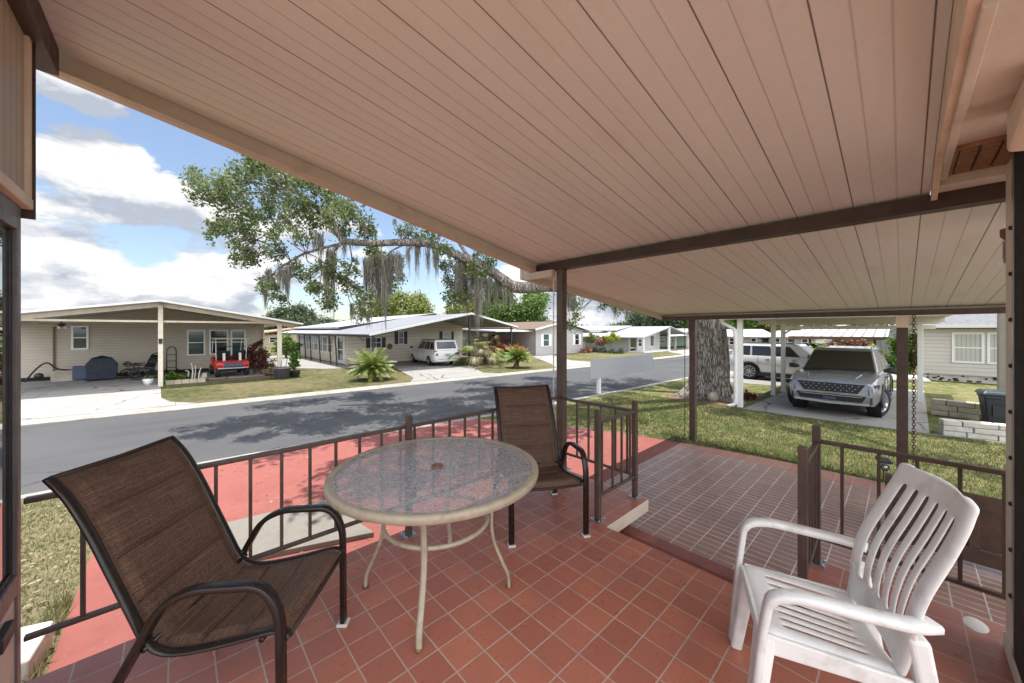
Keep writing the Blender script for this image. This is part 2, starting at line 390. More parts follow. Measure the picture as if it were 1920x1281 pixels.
def pebble_glass():
    m, t = newmat('pebbled_glass'); o = t.obj()
    v = t.n('ShaderNodeTexVoronoi', feature='SMOOTH_F1'); t.l(o, v.inputs['Vector']); v.inputs['Scale'].default_value = 46
    v.inputs['Smoothness'].default_value = .5
    n = t.noise(o, 70, 3); d_ = v.outputs['Distance']
    nb = t.bump(t.math('ADD', d_, t.math('MULTIPLY', n, .4)), .8, .008)
    g = t.n('ShaderNodeBsdfGlossy'); g.inputs['Roughness'].default_value = .07; t.l(nb, g.inputs['Normal']); g.inputs[0].default_value = (.97, .98, .98, 1)
    rf = t.n('ShaderNodeBsdfRefraction'); rf.inputs['IOR'].default_value = 1.10; rf.inputs['Roughness'].default_value = .05; t.l(nb, rf.inputs['Normal']); rf.inputs[0].default_value = (.95, .98, .97, 1)
    tp = t.n('ShaderNodeBsdfTransparent'); tp.inputs[0].default_value = (.95, .98, .97, 1)
    df = t.n('ShaderNodeBsdfTranslucent'); df.inputs[0].default_value = (.85, .9, .88, 1)
    dd = t.n('ShaderNodeBsdfDiffuse'); dd.inputs[0].default_value = (.84, .90, .86, 1)
    m1 = t.n('ShaderNodeMixShader'); m1.inputs[0].default_value = .60; t.l(rf.outputs[0], m1.inputs[1]); t.l(tp.outputs[0], m1.inputs[2])
    m0 = t.n('ShaderNodeMixShader'); m0.inputs[0].default_value = .5; t.l(df.outputs[0], m0.inputs[1]); t.l(dd.outputs[0], m0.inputs[2])
    m3 = t.n('ShaderNodeMixShader'); t.l(t.mapr(t.math('ADD', d_, t.math('MULTIPLY', n, .4)), .3, .75, .20, .46), m3.inputs[0]); t.l(m1.outputs[0], m3.inputs[1]); t.l(m0.outputs[0], m3.inputs[2])
    fr = t.n('ShaderNodeFresnel'); fr.inputs['IOR'].default_value = 1.5; t.l(nb, fr.inputs['Normal'])
    m2 = t.n('ShaderNodeMixShader'); t.l(t.math('MULTIPLY', fr.outputs[0], .36), m2.inputs[0]); t.l(m3.outputs[0], m2.inputs[1]); t.l(g.outputs[0], m2.inputs[2])
    t.out(m2.outputs[0]); return m
M['pebble_glass'] = pebble_glass()

# ------------------------------------------------------------------ mesh builder
class MB:
    def __init__(s): s.v = []; s.f = []; s.mi = []; s.sm = []; s.uv = {}; s.cur = 0; s.T = Matrix.Identity(4)
    def _add(s, vs, fs, smooth=False):
        b = len(s.v)
        s.v += [tuple(s.T @ Vector(p)) for p in vs]
        for f in fs:
            s.f.append([b + i for i in f]); s.mi.append(s.cur); s.sm.append(smooth)
        return b
    def box(s, x0, x1, y0, y1, z0, z1):
        x0, x1 = min(x0, x1), max(x0, x1); y0, y1 = min(y0, y1), max(y0, y1); z0, z1 = min(z0, z1), max(z0, z1)
        s._add([(x0, y0, z0), (x1, y0, z0), (x1, y1, z0), (x0, y1, z0), (x0, y0, z1), (x1, y0, z1), (x1, y1, z1), (x0, y1, z1)],
               [(0, 3, 2, 1), (4, 5, 6, 7), (0, 1, 5, 4), (1, 2, 6, 5), (2, 3, 7, 6), (3, 0, 4, 7)])
        return s
    def hexa(s, p):  # 8 points bottom ring, top ring
        s._add(p, [(0, 3, 2, 1), (4, 5, 6, 7), (0, 1, 5, 4), (1, 2, 6, 5), (2, 3, 7, 6), (3, 0, 4, 7)]); return s
    def bar(s, p, q, w, h, up=(0, 0, 1)):
        p, q = Vector(p), Vector(q); d = (q - p).normalized(); u = Vector(up)
        a = d.cross(u)
        if a.length < 1e-4: a = d.cross(Vector((1, 0, 0)))
        a.normalize(); b = a.cross(d)
        r = lambda c: [c - a * w / 2 - b * h / 2, c + a * w / 2 - b * h / 2, c + a * w / 2 + b * h / 2, c - a * w / 2 + b * h / 2]
        s.hexa(r(p) + r(q)); return s
    def prism(s, poly, z0, z1):
        n = len(poly)
        ar = sum(poly[i][0] * poly[(i + 1) % n][1] - poly[(i + 1) % n][0] * poly[i][1] for i in range(n))
        if ar < 0: poly = poly[::-1]
        s._add([(x, y, z0) for x, y in poly] + [(x, y, z1) for x, y in poly],
               [tuple(range(n))[::-1], tuple(range(n, 2 * n))] + [(i, (i + 1) % n, n + (i + 1) % n, n + i) for i in range(n)])
        return s
    def poly3(s, pts): s._add(pts, [tuple(range(len(pts)))]); return s
    def slab(s, pts, thick):  # planar polygon extruded downward along z
        n = len(pts)
        s._add([tuple(p) for p in pts] + [(p[0], p[1], p[2] - thick) for p in pts],
               [tuple(range(n)), tuple(range(n, 2 * n))[::-1]] + [(i, n + i, n + (i + 1) % n, (i + 1) % n) for i in range(n)])
        return s
    def tube(s, pts, r, n=8, prof=None, up=None, cap=True, closed=False):
        P = [Vector(p) for p in pts]; k = len(P)
        rs = r if isinstance(r, (list, tuple)) else [r] * k
        tang = []
        for i in range(k):
            a = P[i - 1] if (i > 0 or closed) else P[i]; b = P[(i + 1) % k] if (i < k - 1 or closed) else P[i]
            tang.append((b - a).normalized())
        nrm = Vector(up) if up else (Vector((0, 0, 1)) if abs(tang[0].z) < .9 else Vector((1, 0, 0)))
        vs = []
        for i in range(k):
            t_ = tang[i]
            if up: nn = Vector(up)
            else: nn = nrm
            nn = (nn - t_ * nn.dot(t_))
            if nn.length < 1e-5: nn = t_.orthogonal()
            nn.normalize(); nrm = nn; bb = t_.cross(nn)
            if prof is None:
                for j in range(n):
                    an = 2 * math.pi * j / n; vs.append(P[i] + (nn * math.cos(an) + bb * math.sin(an)) * rs[i])
            else:
                for (a, b) in prof: vs.append(P[i] + (nn * a + bb * b) * rs[i])
        m = n if prof is None else len(prof)
        fs = []
        for i in range(k if closed else k - 1):
            i2 = (i + 1) % k
            for j in range(m):
                j2 = (j + 1) % m
                fs.append((i * m + j, i * m + j2, i2 * m + j2, i2 * m + j))
        if cap and not closed:
            fs.append(tuple(range(m))[::-1]); fs.append(tuple((k - 1) * m + j for j in range(m)))
        s._add(vs, fs, True); return s
    def cyl(s, p, q, r, r2=None, n=12):
        return s.tube([p, q], [r, r if r2 is None else r2], n)
    def lathe(s, prof, n=32, c=(0, 0, 0), axis='z', smooth=True, close=False):
        vs = []; k = len(prof)
        for i in range(n):
            an = 2 * math.pi * i / n
            for (r, z) in prof:
                a, b = r * math.cos(an), r * math.sin(an)
                v = (a, b, z) if axis == 'z' else ((z, a, b) if axis == 'x' else (b, z, a))
                vs.append((c[0] + v[0], c[1] + v[1], c[2] + v[2]))
        fs = []
        for i in range(n):
            i2 = (i + 1) % n
            for j in range(k if close else k - 1):
                j2 = (j + 1) % k
                fs.append((i * k + j, i2 * k + j, i2 * k + j2, i * k + j2))
        s._add(vs, fs, smooth); return s
    def disc(s, c, r, n=20, axis='z'):
        vs = []
        for i in range(n):
            a, b = r * math.cos(2 * math.pi * i / n), r * math.sin(2 * math.pi * i / n)
            v = (a, b, 0) if axis == 'z' else ((0, a, b) if axis == 'x' else (b, 0, a))
            vs.append((c[0] + v[0], c[1] + v[1], c[2] + v[2]))
        s._add(vs, [tuple(range(n))]); return s
    def loft(s, rings, cap=True, smooth=True):
        m = len(rings[0]); vs = [p for r in rings for p in r]; fs = []
        for i in range(len(rings) - 1):
            for j in range(m):
                j2 = (j + 1) % m
                fs.append((i * m + j, i * m + j2, (i + 1) * m + j2, (i + 1) * m + j))
        if cap: fs += [tuple(range(m))[::-1], tuple((len(rings) - 1) * m + j for j in range(m))]
        s._add(vs, fs, smooth); return s
    def grid(s, nu, nv, fn, skip=None, uvf=None, smooth=True):
        vs = [fn(i, j) for j in range(nv) for i in range(nu)]
        fs = [(j * nu + i, j * nu + i + 1, (j + 1) * nu + i + 1, (j + 1) * nu + i) for j in range(nv - 1) for i in range(nu - 1) if not (skip and skip(i, j))]
        b = s._add(vs, fs, smooth)
        if uvf:
            for j in range(nv):
                for i in range(nu): s.uv[b + j * nu + i] = uvf(i, j)
        return s
    def sphere(s, c, rx, ry, rz, n=14, m=8):
        prof = [(math.sin(math.pi * k / m), -math.cos(math.pi * k / m)) for k in range(m + 1)]
        vs = []; fs = []
        for i in range(n):
            an = 2 * math.pi * i / n
            for (r, z) in prof: vs.append((c[0] + rx * r * math.cos(an), c[1] + ry * r * math.sin(an), c[2] + rz * z))
        k = m + 1
        for i in range(n):
            i2 = (i + 1) % n
            for j in range(m): fs.append((i * k + j, i2 * k + j, i2 * k + j + 1, i * k + j + 1))
        s._add(vs, fs, True); return s
    def build(s, name, mats, parent=None, bevel=0., bseg=2, solid=0., subsurf=0, weld=False):
        me = bpy.data.meshes.new(name)
        me.from_pydata(s.v, [], s.f)
        ms = mats if isinstance(mats, (list, tuple)) else [mats]
        for m in ms: me.materials.append(M[m] if isinstance(m, str) else m)
        me.polygons.foreach_set('material_index', s.mi)
        me.polygons.foreach_set('use_smooth', s.sm)
        if s.uv:
            ul = me.uv_layers.new(name='UVMap')
            li = np.empty(len(me.loops), dtype=np.int32); me.loops.foreach_get('vertex_index', li)
            for k, vi in enumerate(li): ul.data[k].uv = s.uv.get(int(vi), (0, 0))
        me.update()
        o = bpy.data.objects.new(name, me); COL.objects.link(o)
        if parent is not None: o.parent = parent
        if solid:
            md = o.modifiers.new('solid', 'SOLIDIFY'); md.thickness = solid; md.offset = 0
        if subsurf:
            md = o.modifiers.new('sub', 'SUBSURF'); md.levels = subsurf; md.render_levels = subsurf
        if bevel:
            md = o.modifiers.new('bevel', 'BEVEL'); md.width = bevel; md.segments = bseg; md.limit_method = 'ANGLE'; md.angle_limit = RD(40)
        return o

def tag(o, label=None, cat=None, group=None, kind=None):
    if label: o['label'] = label
    if cat: o['category'] = cat
    if group: o['group'] = group
    if kind: o['kind'] = kind
    return o
def thing(name, label, cat, loc=(0, 0, 0), rz=0., group=None):
    o = bpy.data.objects.new(name, None); COL.objects.link(o)
    o.empty_display_size = .2
    o.location = loc; o.rotation_euler = (0, 0, rz)
    return tag(o, label, cat, group)
def copy_thing(o, label, loc=None, rz=None, group=None):
    kids = {}
    for c in bpy.data.objects:
        if c.parent: kids.setdefault(c.parent.name, []).append(c)
    def rec(a, par):
        c = a.copy(); COL.objects.link(c); c.parent = par
        for k in kids.get(a.name, []): rec(k, c)
        return c
    r = rec(o, None)
    if loc is not None: r.location = loc
    if rz is not None: r.rotation_euler = (0, 0, rz)
    r['label'] = label
    if group: r['group'] = group
    return r
def struct(o): o['kind'] = 'structure'; return o
def catmull(P, n=6):
    P = [Vector(p) for p in P]; out = []
    for i in range(len(P) - 1):
        p0 = P[max(i - 1, 0)]; p1 = P[i]; p2 = P[i + 1]; p3 = P[min(i + 2, len(P) - 1)]
        for k in range(n):
            t_ = k / n
            out.append(.5 * ((2 * p1) + (p2 - p0) * t_ + (2 * p0 - 5 * p1 + 4 * p2 - p3) * t_ ** 2 + (3 * p1 - p0 - 3 * p2 + p3) * t_ ** 3))
    out.append(P[-1]); return out
def fillet(P, rad, n=5):
    """polyline with rounded corners"""
    P = [Vector(p) for p in P]; out = [P[0]]
    for i in range(1, len(P) - 1):
        a, b, c = P[i - 1], P[i], P[i + 1]
        d1 = (a - b); d2 = (c - b); r = min(rad, d1.length * .49, d2.length * .49)
        s0 = b + d1.normalized() * r; s1 = b + d2.normalized() * r
        for k in range(n + 1):
            t_ = k / n; out.append((1 - t_) ** 2 * s0 + 2 * t_ * (1 - t_) * b + t_ ** 2 * s1)
    out.append(P[-1]); return out

def raw_mesh(name, V, k, material, parent=None):
    """V: (n*k,3) numpy, every k verts one face"""
    n = len(V) // k
    me = bpy.data.meshes.new(name)
    me.vertices.add(n * k); me.vertices.foreach_set('co', V.astype(np.float32).ravel())
    me.loops.add(n * k); me.loops.foreach_set('vertex_index', np.arange(n * k, dtype=np.int32))
    me.polygons.add(n); me.polygons.foreach_set('loop_start', np.arange(0, n * k, k, dtype=np.int32))
    me.polygons.foreach_set('loop_total', np.full(n, k, dtype=np.int32))
    me.materials.append(M[material]); me.update(calc_edges=True); me.validate()
    o = bpy.data.objects.new(name, me); COL.objects.link(o)
    if parent is not None: o.parent = parent
    return o
def unit(n):
    v = RNG.normal(size=(n, 3)); return v / np.linalg.norm(v, axis=1, keepdims=True)
def leaves_at(C, size, aspect=.5, droop=0.):
    n = len(C)
    u = unit(n); u[:, 2] -= droop; u /= np.linalg.norm(u, axis=1, keepdims=True)
    w = np.cross(u, unit(n)); w /= np.linalg.norm(w, axis=1, keepdims=True)
    L = size * (.6 + .8 * RNG.random((n, 1)))
    V = np.empty((n, 4, 3)); V[:, 0] = C - u * L / 2; V[:, 1] = C + w * L * aspect / 2; V[:, 2] = C + u * L / 2; V[:, 3] = C - w * L * aspect / 2
    return V.reshape(-1, 3)
def clump_points(clumps, dens, sub=.16, flat=.85):
    """clumps: (x,y,z,r). leaves gathered on twigs inside each clump so that gaps show"""
    out = []
    for (x, y, z, r) in clumps:
        k = max(3, int(dens * r ** 2 * 6)); tw = unit(k) * (RNG.random((k, 1)) ** .45) * r
        tw[:, 2] *= flat
        m = 26
        pts = np.repeat(tw, m, 0) + RNG.normal(size=(k * m, 3)) * sub * (.35 + .65 * min(1, r))
        out.append(pts + np.array([x, y, z]))
    return np.concatenate(out)
def limb(mb, pts, r0, r1, n=8, sub=3, jit=.0):
    P = catmull(pts, sub); k = len(P)
    if jit: P = [p + Vector((random.uniform(-jit, jit), random.uniform(-jit, jit), random.uniform(-jit, jit))) for p in P]
    mb.tube(P, [(r0 + (r1 - r0) * i / (k - 1)) * random.uniform(.93, 1.07) for i in range(k)], n)
SUN_STRENGTH = 2.1; SKY_STRENGTH = .052; CLOUD_STRENGTH = .30; FILL_BANK = 2.7; EXPOSURE = 1.78; CLX, CLY = .3, 1.7
# ================================================================== SETTING
G = -.42; RZ = -.5
def ksheet(name, poly, z, m, thick=.08):
    return struct(MB().prism(poly, z - thick, z).build(name, m))
struct(MB().prism([(-420, -420), (420, -420), (420, 420), (-420, 420)], -1.2, -.62).build('ground', 'lawn'))
ksheet('road', [(-70, 13.75), (-70, 7.1), (.0, 7.55), (6, 6.95), (12, 6.7), (18, 6.5), (120, 6.5), (120, 12.1), (18, 12.2), (12, 12.5), (6, 12.75), (0, 12.95), (-70, 13.75)][:-1], RZ, 'asphalt', .1)
# far side lawn, right up to the kerb
far_kerb_line = [(-70, 13.75), (-3, 13.2), (0, 12.95), (6, 12.75), (12, 12.5), (18, 12.2), (120, 12.1)]
ksheet('lawn', [(x, y + .28) for x, y in far_kerb_line] + [(400, 12.4), (400, 400), (-400, 400), (-400, 14)], G, 'lawn', .15)
kb = MB()
for (a, b) in zip(far_kerb_line[:-1], far_kerb_line[1:]):
    kb.hexa([(a[0], a[1], -.6), (b[0], b[1], -.6), (b[0], b[1] + .28, -.6), (a[0], a[1] + .28, -.6), (a[0], a[1], RZ + .012), (b[0], b[1], RZ + .012), (b[0], b[1] + .28, G + .006), (a[0], a[1] + .28, G + .006)])
struct(kb.build('kerb', 'kerb'))
near_line = [(-70, 7.1), (-.6, 7.58), (1.3, 7.5), (4.2, 7.15), (6, 6.95), (8.7, 6.85), (12, 6.7), (18, 6.5), (120, 6.5)]
kb = MB()
for (a, b) in zip(near_line[:-1], near_line[1:]):
    kb.hexa([(a[0], a[1] - .42, -.6), (b[0], b[1] - .42, -.6), (b[0], b[1], -.6), (a[0], a[1], -.6), (a[0], a[1] - .42, G + .004), (b[0], b[1] - .42, G + .004), (b[0], b[1], RZ + .012), (a[0], a[1], RZ + .012)])
struct(kb.build('kerb', 'kerb'))
# near side lawns
ksheet('lawn', [(-70, 6.6), (-70, -30), (-.55, -30), (-.55, 7.1), (-1, 7.13)], G, 'lawn_dry', .15)
edge = [(6.86, -8), (6.86, 1.2), (6.72, 2.5), (6.4, 3.8), (5.95, 4.9), (5.0, 6.65)]
ksheet('lawn', edge + [(6, 6.5), (8.7, 6.4), (12, 6.25), (18, 6.05), (120, 6.05), (120, -30), (6.86, -30)], G, 'lawn_near', .15)
ksheet('slab', [(-.55, 2.70), (6.68, 2.70), (6.4, 3.8), (5.95, 4.9), (5.0, 6.62), (4.2, 6.72), (1.3, 7.07), (-.55, 7.15)], G, 'red_paint', .15)
ksheet('patio', [(-9, -9), (6.45, -9), (6.45, 2.695), (2.5, 2.695), (2.5, -1.3), (-9, -1.3)], G, 'patio_tile', .2)  # the wing behind the porch is unseen paving added to bounce sunlight in
ksheet('patio_border', [(6.45, -6), (6.855, -6), (6.855, 1.2), (6.7, 2.695), (6.45, 2.695)], G, 'border_brick', .2)
# porch floor: tiled deck with two raised tongues either side of the step
pf = MB()
pf.box(-3.4, 2.56, -1.2, 2.70, -.11, 0); pf.box(2.56, 3.27, 1.63, 2.70, -.11, 0); pf.box(2.56, 3.27, -1.2, .46, -.11, 0)
po = pf.build('porch_floor', ['porch_tile', 'cream']); struct(po)
for p in po.data.polygons:
    if abs(p.normal.z) < .5: p.material_index = 1
pb = MB(); pb.box(-3.4, 2.5, -1.1, 2.62, -.6, -.11); pb.box(2.5, 3.16, 1.75, 2.62, -.6, -.11); pb.box(2.5, 3.16, -1.1, .34, -.6, -.11)
struct(pb.build('porch_base', 'red_dark'))
sb = MB().box(2.501, 2.93, .34, 1.75, -.6, -.21); struct(sb.build('porch_step', 'red_paint'))
struct(MB().box(2.93, 3.07, .345, 1.745, -.6, -.206).build('porch_step', 'nosing'))
# driveways and paths
ksheet('driveway', [(-9, 23.3), (-9, 13.82), (.45, 13.23), (-.1, 14.0), (-.3, 15.0), (-.38, 18.3), (-.4, 23.3)], G + .012, 'concrete_bright', .12)
ksheet('driveway', [(6.7, 13.01), (7.4, 14.1), (9.2, 20.4), (9.3, 22.2), (13.6, 22.2), (12.6, 17.6), (10.7, 13.5), (11.1, 12.84)], G + .012, 'concrete', .12)
ksheet('driveway', [(15.0, 12.64), (19.6, 12.48), (19.4, 15), (22.8, 19.9), (20.6, 19.9), (16.6, 14.4)], G + .012, 'concrete_bright', .12)
ksheet('driveway', [(31.5, 12.47), (41.5, 12.46), (40.5, 20), (36, 16), (33.5, 14.6)], G + .012, 'concrete_bright', .12)
ksheet('driveway', [(10.62, 2.78), (10.72, -.36), (18.2, -.5), (18.2, 2.5)], G + .012, 'concrete', .12)
ksheet('path', [(10.72, -.37), (10.9, -.5), (13.1, -3.5), (11.2, -3.2)], G + .006, 'concrete', .12)
ksheet('driveway', [(15.6, 6.3), (15.9, 3.2), (18.4, 1.0), (21.0, 1.0), (20.4, 6.2)], G + .012, 'concrete', .12)
ksheet('path', [(4.2, 34), (4.2, 22.6), (6.0, 20.3), (9.2, 20.3), (9.2, 22.2), (7.2, 22.2), (7.2, 34)], G + .012, 'concrete', .12)
ksheet('mulch_bed', [(10.8, 4.9), (10.75, 3.0), (13.5, 2.85), (13.6, 4.2), (12.6, 5.1)], G + .008, 'mulch', .1)
ksheet('mulch_bed', [(-.2, 18.5), (2.95, 18.4), (3.6, 20.4), (3.6, 23.3), (-.3, 23.3)], G + .008, 'mulch', .1)
ksheet('golf_cart_pad', [(.75, 19.25), (2.9, 19.25), (2.9, 22.6), (.75, 22.6)], G + .03, 'concrete', .12)
ksheet('water', [(-40, 70), (60, 70), (60, 130), (-40, 130)], G + .02, 'water', .1)
# loose things on the ground outside the rail
tag(MB().hexa([(.28, 3.92, G), (1.42, 3.50, G), (1.27, 4.58, G), (.30, 4.72, G), (.28, 3.92, G + .05), (1.42, 3.50, G + .05), (1.27, 4.58, G + .05), (.30, 4.72, G + .05)]).build('paving_slab', 'paver', bevel=.006),
    'pale tan concrete paving slab lying on the red slab outside the front railing', 'paving slab')
tag(MB().hexa([(-.78, 3.38, G), (-.60, 3.34, G), (-.57, 3.72, G), (-.74, 3.78, G), (-.78, 3.38, -.26), (-.60, 3.34, -.26), (-.57, 3.72, -.27), (-.74, 3.78, -.27)]).build('concrete_block', 'stone_white', bevel=.012),
    'small white concrete block on the grass at the end of the red slab', 'block')

# ================================================================== OUR ROOFS
z1 = lambda X: 2.395 + .18 * (3.2 - X)      # underside of the porch roof
z2 = lambda X: 2.262 - .108 * (X - 3.25)      # underside of the carport roof
pr = thing('porch_roof', 'tan ribbed ceiling of the porch roof directly overhead with a cream edge', 'porch roof', (0, 0, 0))
def sloped(mb, xa, xb, ya, yb, zf, t0, t1):
    mb.hexa([(xa, ya, zf(xa) + t0), (xb, ya, zf(xb) + t0), (xb, yb, zf(xb) + t0), (xa, yb, zf(xa) + t0),
             (xa, ya, zf(xa) + t1), (xb, ya, zf(xb) + t1), (xb, yb, zf(xb) + t1), (xa, yb, zf(xa) + t1)])
b = MB(); sloped(b, -.75, 3.30, -.11, 3.01, z1, 0, .08); sloped(b, .9, 3.30, -.66, -.11, z1, .045, .08); b.build('ceiling_panel', 'ceiling', pr)
b = MB(); sloped(b, -.75, 3.30, 3.018, 3.09, z1, -.11, .11); sloped(b, -.75, 3.30, 2.985, 3.0175, z1, -.11, -.095); b.build('fascia', 'fascia', pr, bevel=.006)
b = MB(); b.box(3.20, 3.30, -.6, 3.10, 2.288, 2.374); b.box(3.20, 3.302, -.6, -.115, 2.3745, 2.45); b.build('beam', 'dark_beam', pr)
b = MB(); b.box(-.52, -.44, 1.75, 2.975, z1(-.48) - .15, z1(-.48) - .012); b.build('beam', 'dark_beam', pr)
b = MB(); sloped(b, .9, 3.19, -.136, -.112, z1, -.06, .06); b.hexa([(.9, -.1368, 2.425), (3.05, -.1368, 2.425), (3.05, -.1135, 2.425), (.9, -.1135, 2.425), (.9, -.1368, z1(.9) - .055), (3.05, -.1368, 2.43), (3.05, -.1135, 2.43), (.9, -.1135, z1(.9) - .05)]); b.build('edge_trim', 'cream', pr)
sf = MB(); sf.box(.9, 3.12, -.62, -.137, 2.432, 2.455)
cr = thing('carport_roof', 'lower tan ribbed ceiling of the carport beyond the first dark beam', 'carport roof')
b = MB(); sloped(b, 3.303, 7.02, -3.2, 3.16, z2, .03, .07); b.build('ceiling_panel', 'ceiling', cr)
b = MB(); sloped(b, 3.14, 7.02, 3.162, 3.235, z2, -.05, .10); b.build('fascia', 'fascia', cr, bevel=.006)
b = MB(); b.box(3.142, 3.199, 2.72, 3.16, 2.205, 2.286); b.build('end_trim', 'fascia', cr)
b = MB(); b.box(6.9, 7.0, -3.2, 3.16, z2(6.95) - .075, z2(6.95) - .006); b.build('beam', 'brown_metal', cr)
b = MB(); b.box(7.021, 7.05, -3.2, 3.2, z2(7) - .05, z2(7) + .09); b.build('end_trim', 'cream', cr)

def post(x, y, z0, z1_, w, label, cap=None, m='brown_metal'):
    t = thing('porch_post', label, 'post', (x, y, z0), 0, 'brown posts holding up the roofs')
    MB().box(-w / 2, w / 2, -w / 2, w / 2, .012, z1_ - z0).build('shaft', m, t, bevel=.004)
    b = MB().box(-w * .9, w * .9, -w * .9, w * .9, 0, .012)
    for sx in (-1, 1): b.cyl((sx * w * .72, 0, .012), (sx * w * .72, 0, .03), .008, n=6)
    b.build('foot_plate', 'steel', t)
    if cap: MB().box(-w / 2 - .004, w / 2 + .004, -w / 2 - .004, w / 2 + .004, z1_ - z0 - .16, z1_ - z0 - .002).build('cap', cap, t)
    return t
post(3.25, 2.66, 0, 2.287, .085, 'brown square post rising from the railing corner behind the brown chair')
post(6.93, 2.60, G, z2(6.93) - .076, .10, 'brown post on the grass edge left of the tree trunk', 'brown_metal')
post(6.93, .0, G, z2(6.93) - .076, .105, 'brown post with a pale metal cap beside the hanging chain', 'cream')

# ================================================================== OUR HOUSE
hw = thing('house', 'cream trimmed corner of this house at the right edge with a screen channel', 'house')
b = MB(); b.box(2.45, 3.04, -.62, -.361, 0, 2.43); b.build('wall', 'siding_cream', hw)
b = MB(); b.box(2.86, 3.045, -.361, -.352, .08, 2.43); b.build('corner_trim', 'cream_clean', hw, bevel=.003)
b = MB(); b.box(2.45, 3.06, -.361, -.345, 0, .078); b.build('base_trim', 'cream_clean', hw, bevel=.004)
b = MB(); b.box(2.825, 2.859, -.361, -.347, .08, 2.43); b.build('screen_channel', 'steel', hw)
b = MB(); b.box(2.45, 2.824, -.361, -.350, .08, 2.43); b.build('screen', 'dark_gap', hw)
for k in range(9):
    MB().sphere((2.862, -.345, .35 + k * .215), .011, .008, .011, 8, 5).build('snap', 'black_metal', hw)
sf.build('soffit', 'soffit', hw)
b = MB(); b.box(1.5, 3.06, -.165, -.137, 2.405, 2.4315); b.box(3.06, 3.198, -.62, -.116, 2.376, 2.4315); b.build('soffit_trim', 'soffit', hw, bevel=.004)
vt = MB(); vt.box(2.62, 3.0, -.36, -.172, 2.423, 2.4315); vo = vt.build('soffit_vent', 'dark_beam', hw)
b = MB(); b.box(2.61, 3.01, -.176, -.166, 2.412, 2.4312); b.box(2.61, 2.622, -.36, -.177, 2.412, 2.4312); b.box(2.998, 3.01, -.36, -.177, 2.412, 2.4312); b.build('vent_frame', 'louvre_tan', vo)
vs_ = MB()
for r_ in range(3):
    y0 = -.355 + r_ * .061
    for k in range(13):
        x0 = 2.645 + k * .026
        vs_.hexa([(x0, y0, 2.4225), (x0 + .012, y0, 2.4225), (x0 + .012, y0 + .05, 2.4225), (x0, y0 + .05, 2.4225), (x0 + .004, y0, 2.408), (x0 + .015, y0, 2.408), (x0 + .015, y0 + .05, 2.408), (x0 + .004, y0 + .05, 2.408)])
vs_.build('louvre', 'louvre_tan', vo)
b = MB(); b.hexa([(1.95, -.36, 2.31), (2.34, -.36, 2.25), (2.34, -.272, 2.27), (1.95, -.272, 2.34), (1.95, -.36, 2.431), (2.34, -.36, 2.431), (2.34, -.272, 2.431), (1.95, -.272, 2.431)]); b.build('awning_box', 'cream', hw, bevel=.012)
pl = thing('wall_lantern', 'small clear glass lantern with a dark cap hung at the house corner', 'lantern', (3.42, -.425, 2.0))
MB().lathe([(0, .16), (.05, .16), (.05, .12), (.035, .10), (0, .10)], 16).build('cap', 'vent_brown', pl)
MB().lathe([(0, -.03), (.036, -.03), (.04, 0), (.04, .09), (.03, .10)], 16).build('glass', 'win_grey', pl)
MB().box(-.38, .0, -.02, .02, .15, .19).build('bracket', 'vent_brown', pl)
# sunroom wall at the left with a mirror-like window
sw = thing('sunroom_wall', 'sunroom wall at the left edge with a tall reflecting window and cream ribbed siding', 'sunroom')
b = MB(); b.box(-.60, -.492, 1.75, 2.70, 2.19, z1(-.5) - .145); b.build('siding', 'siding_vertical', sw)
b = MB(); b.box(-.60, -.475, 1.75, 2.715, 2.14, 2.19); b.box(-.60, -.478, 2.66, 2.71, 2.19, z1(-.5) - .145); b.build('siding_trim', 'cream', sw, bevel=.006)
b = MB(); b.box(-.60, -.470, 2.711, 2.722, 2.10, z1(-.5) - .15); b.build('edge_strip', 'dark_beam', sw)
b = MB(); b.box(-.585, -.502, 2.62, 2.672, .0, 2.14); b.box(-.585, -.502, 1.75, 2.62, 2.03, 2.14); b.box(-.585, -.502, 1.75, 2.62, .44, .53); b.build('window_frame', 'frame_grey', sw, bevel=.004)
MB().box(-.53, -.522, 1.75, 2.62, .53, 2.03).build('window_pane', 'mirror_pane', sw)
b = MB(); b.box(-.5215, -.515, 2.60, 2.62, .53, 2.03); b.box(-.5215, -.515, 1.75, 2.60, .53, .55); b.build('gasket', 'black_metal', sw)
b = MB(); b.box(-.585, -.51, 1.75, 2.62, .0, .44); b.build('lower_panel', 'cream', sw)
b = MB(); b.box(-.51, -.485, 2.36, 2.50, .34, .40); b.build('latch', 'black_metal', sw, bevel=.004)

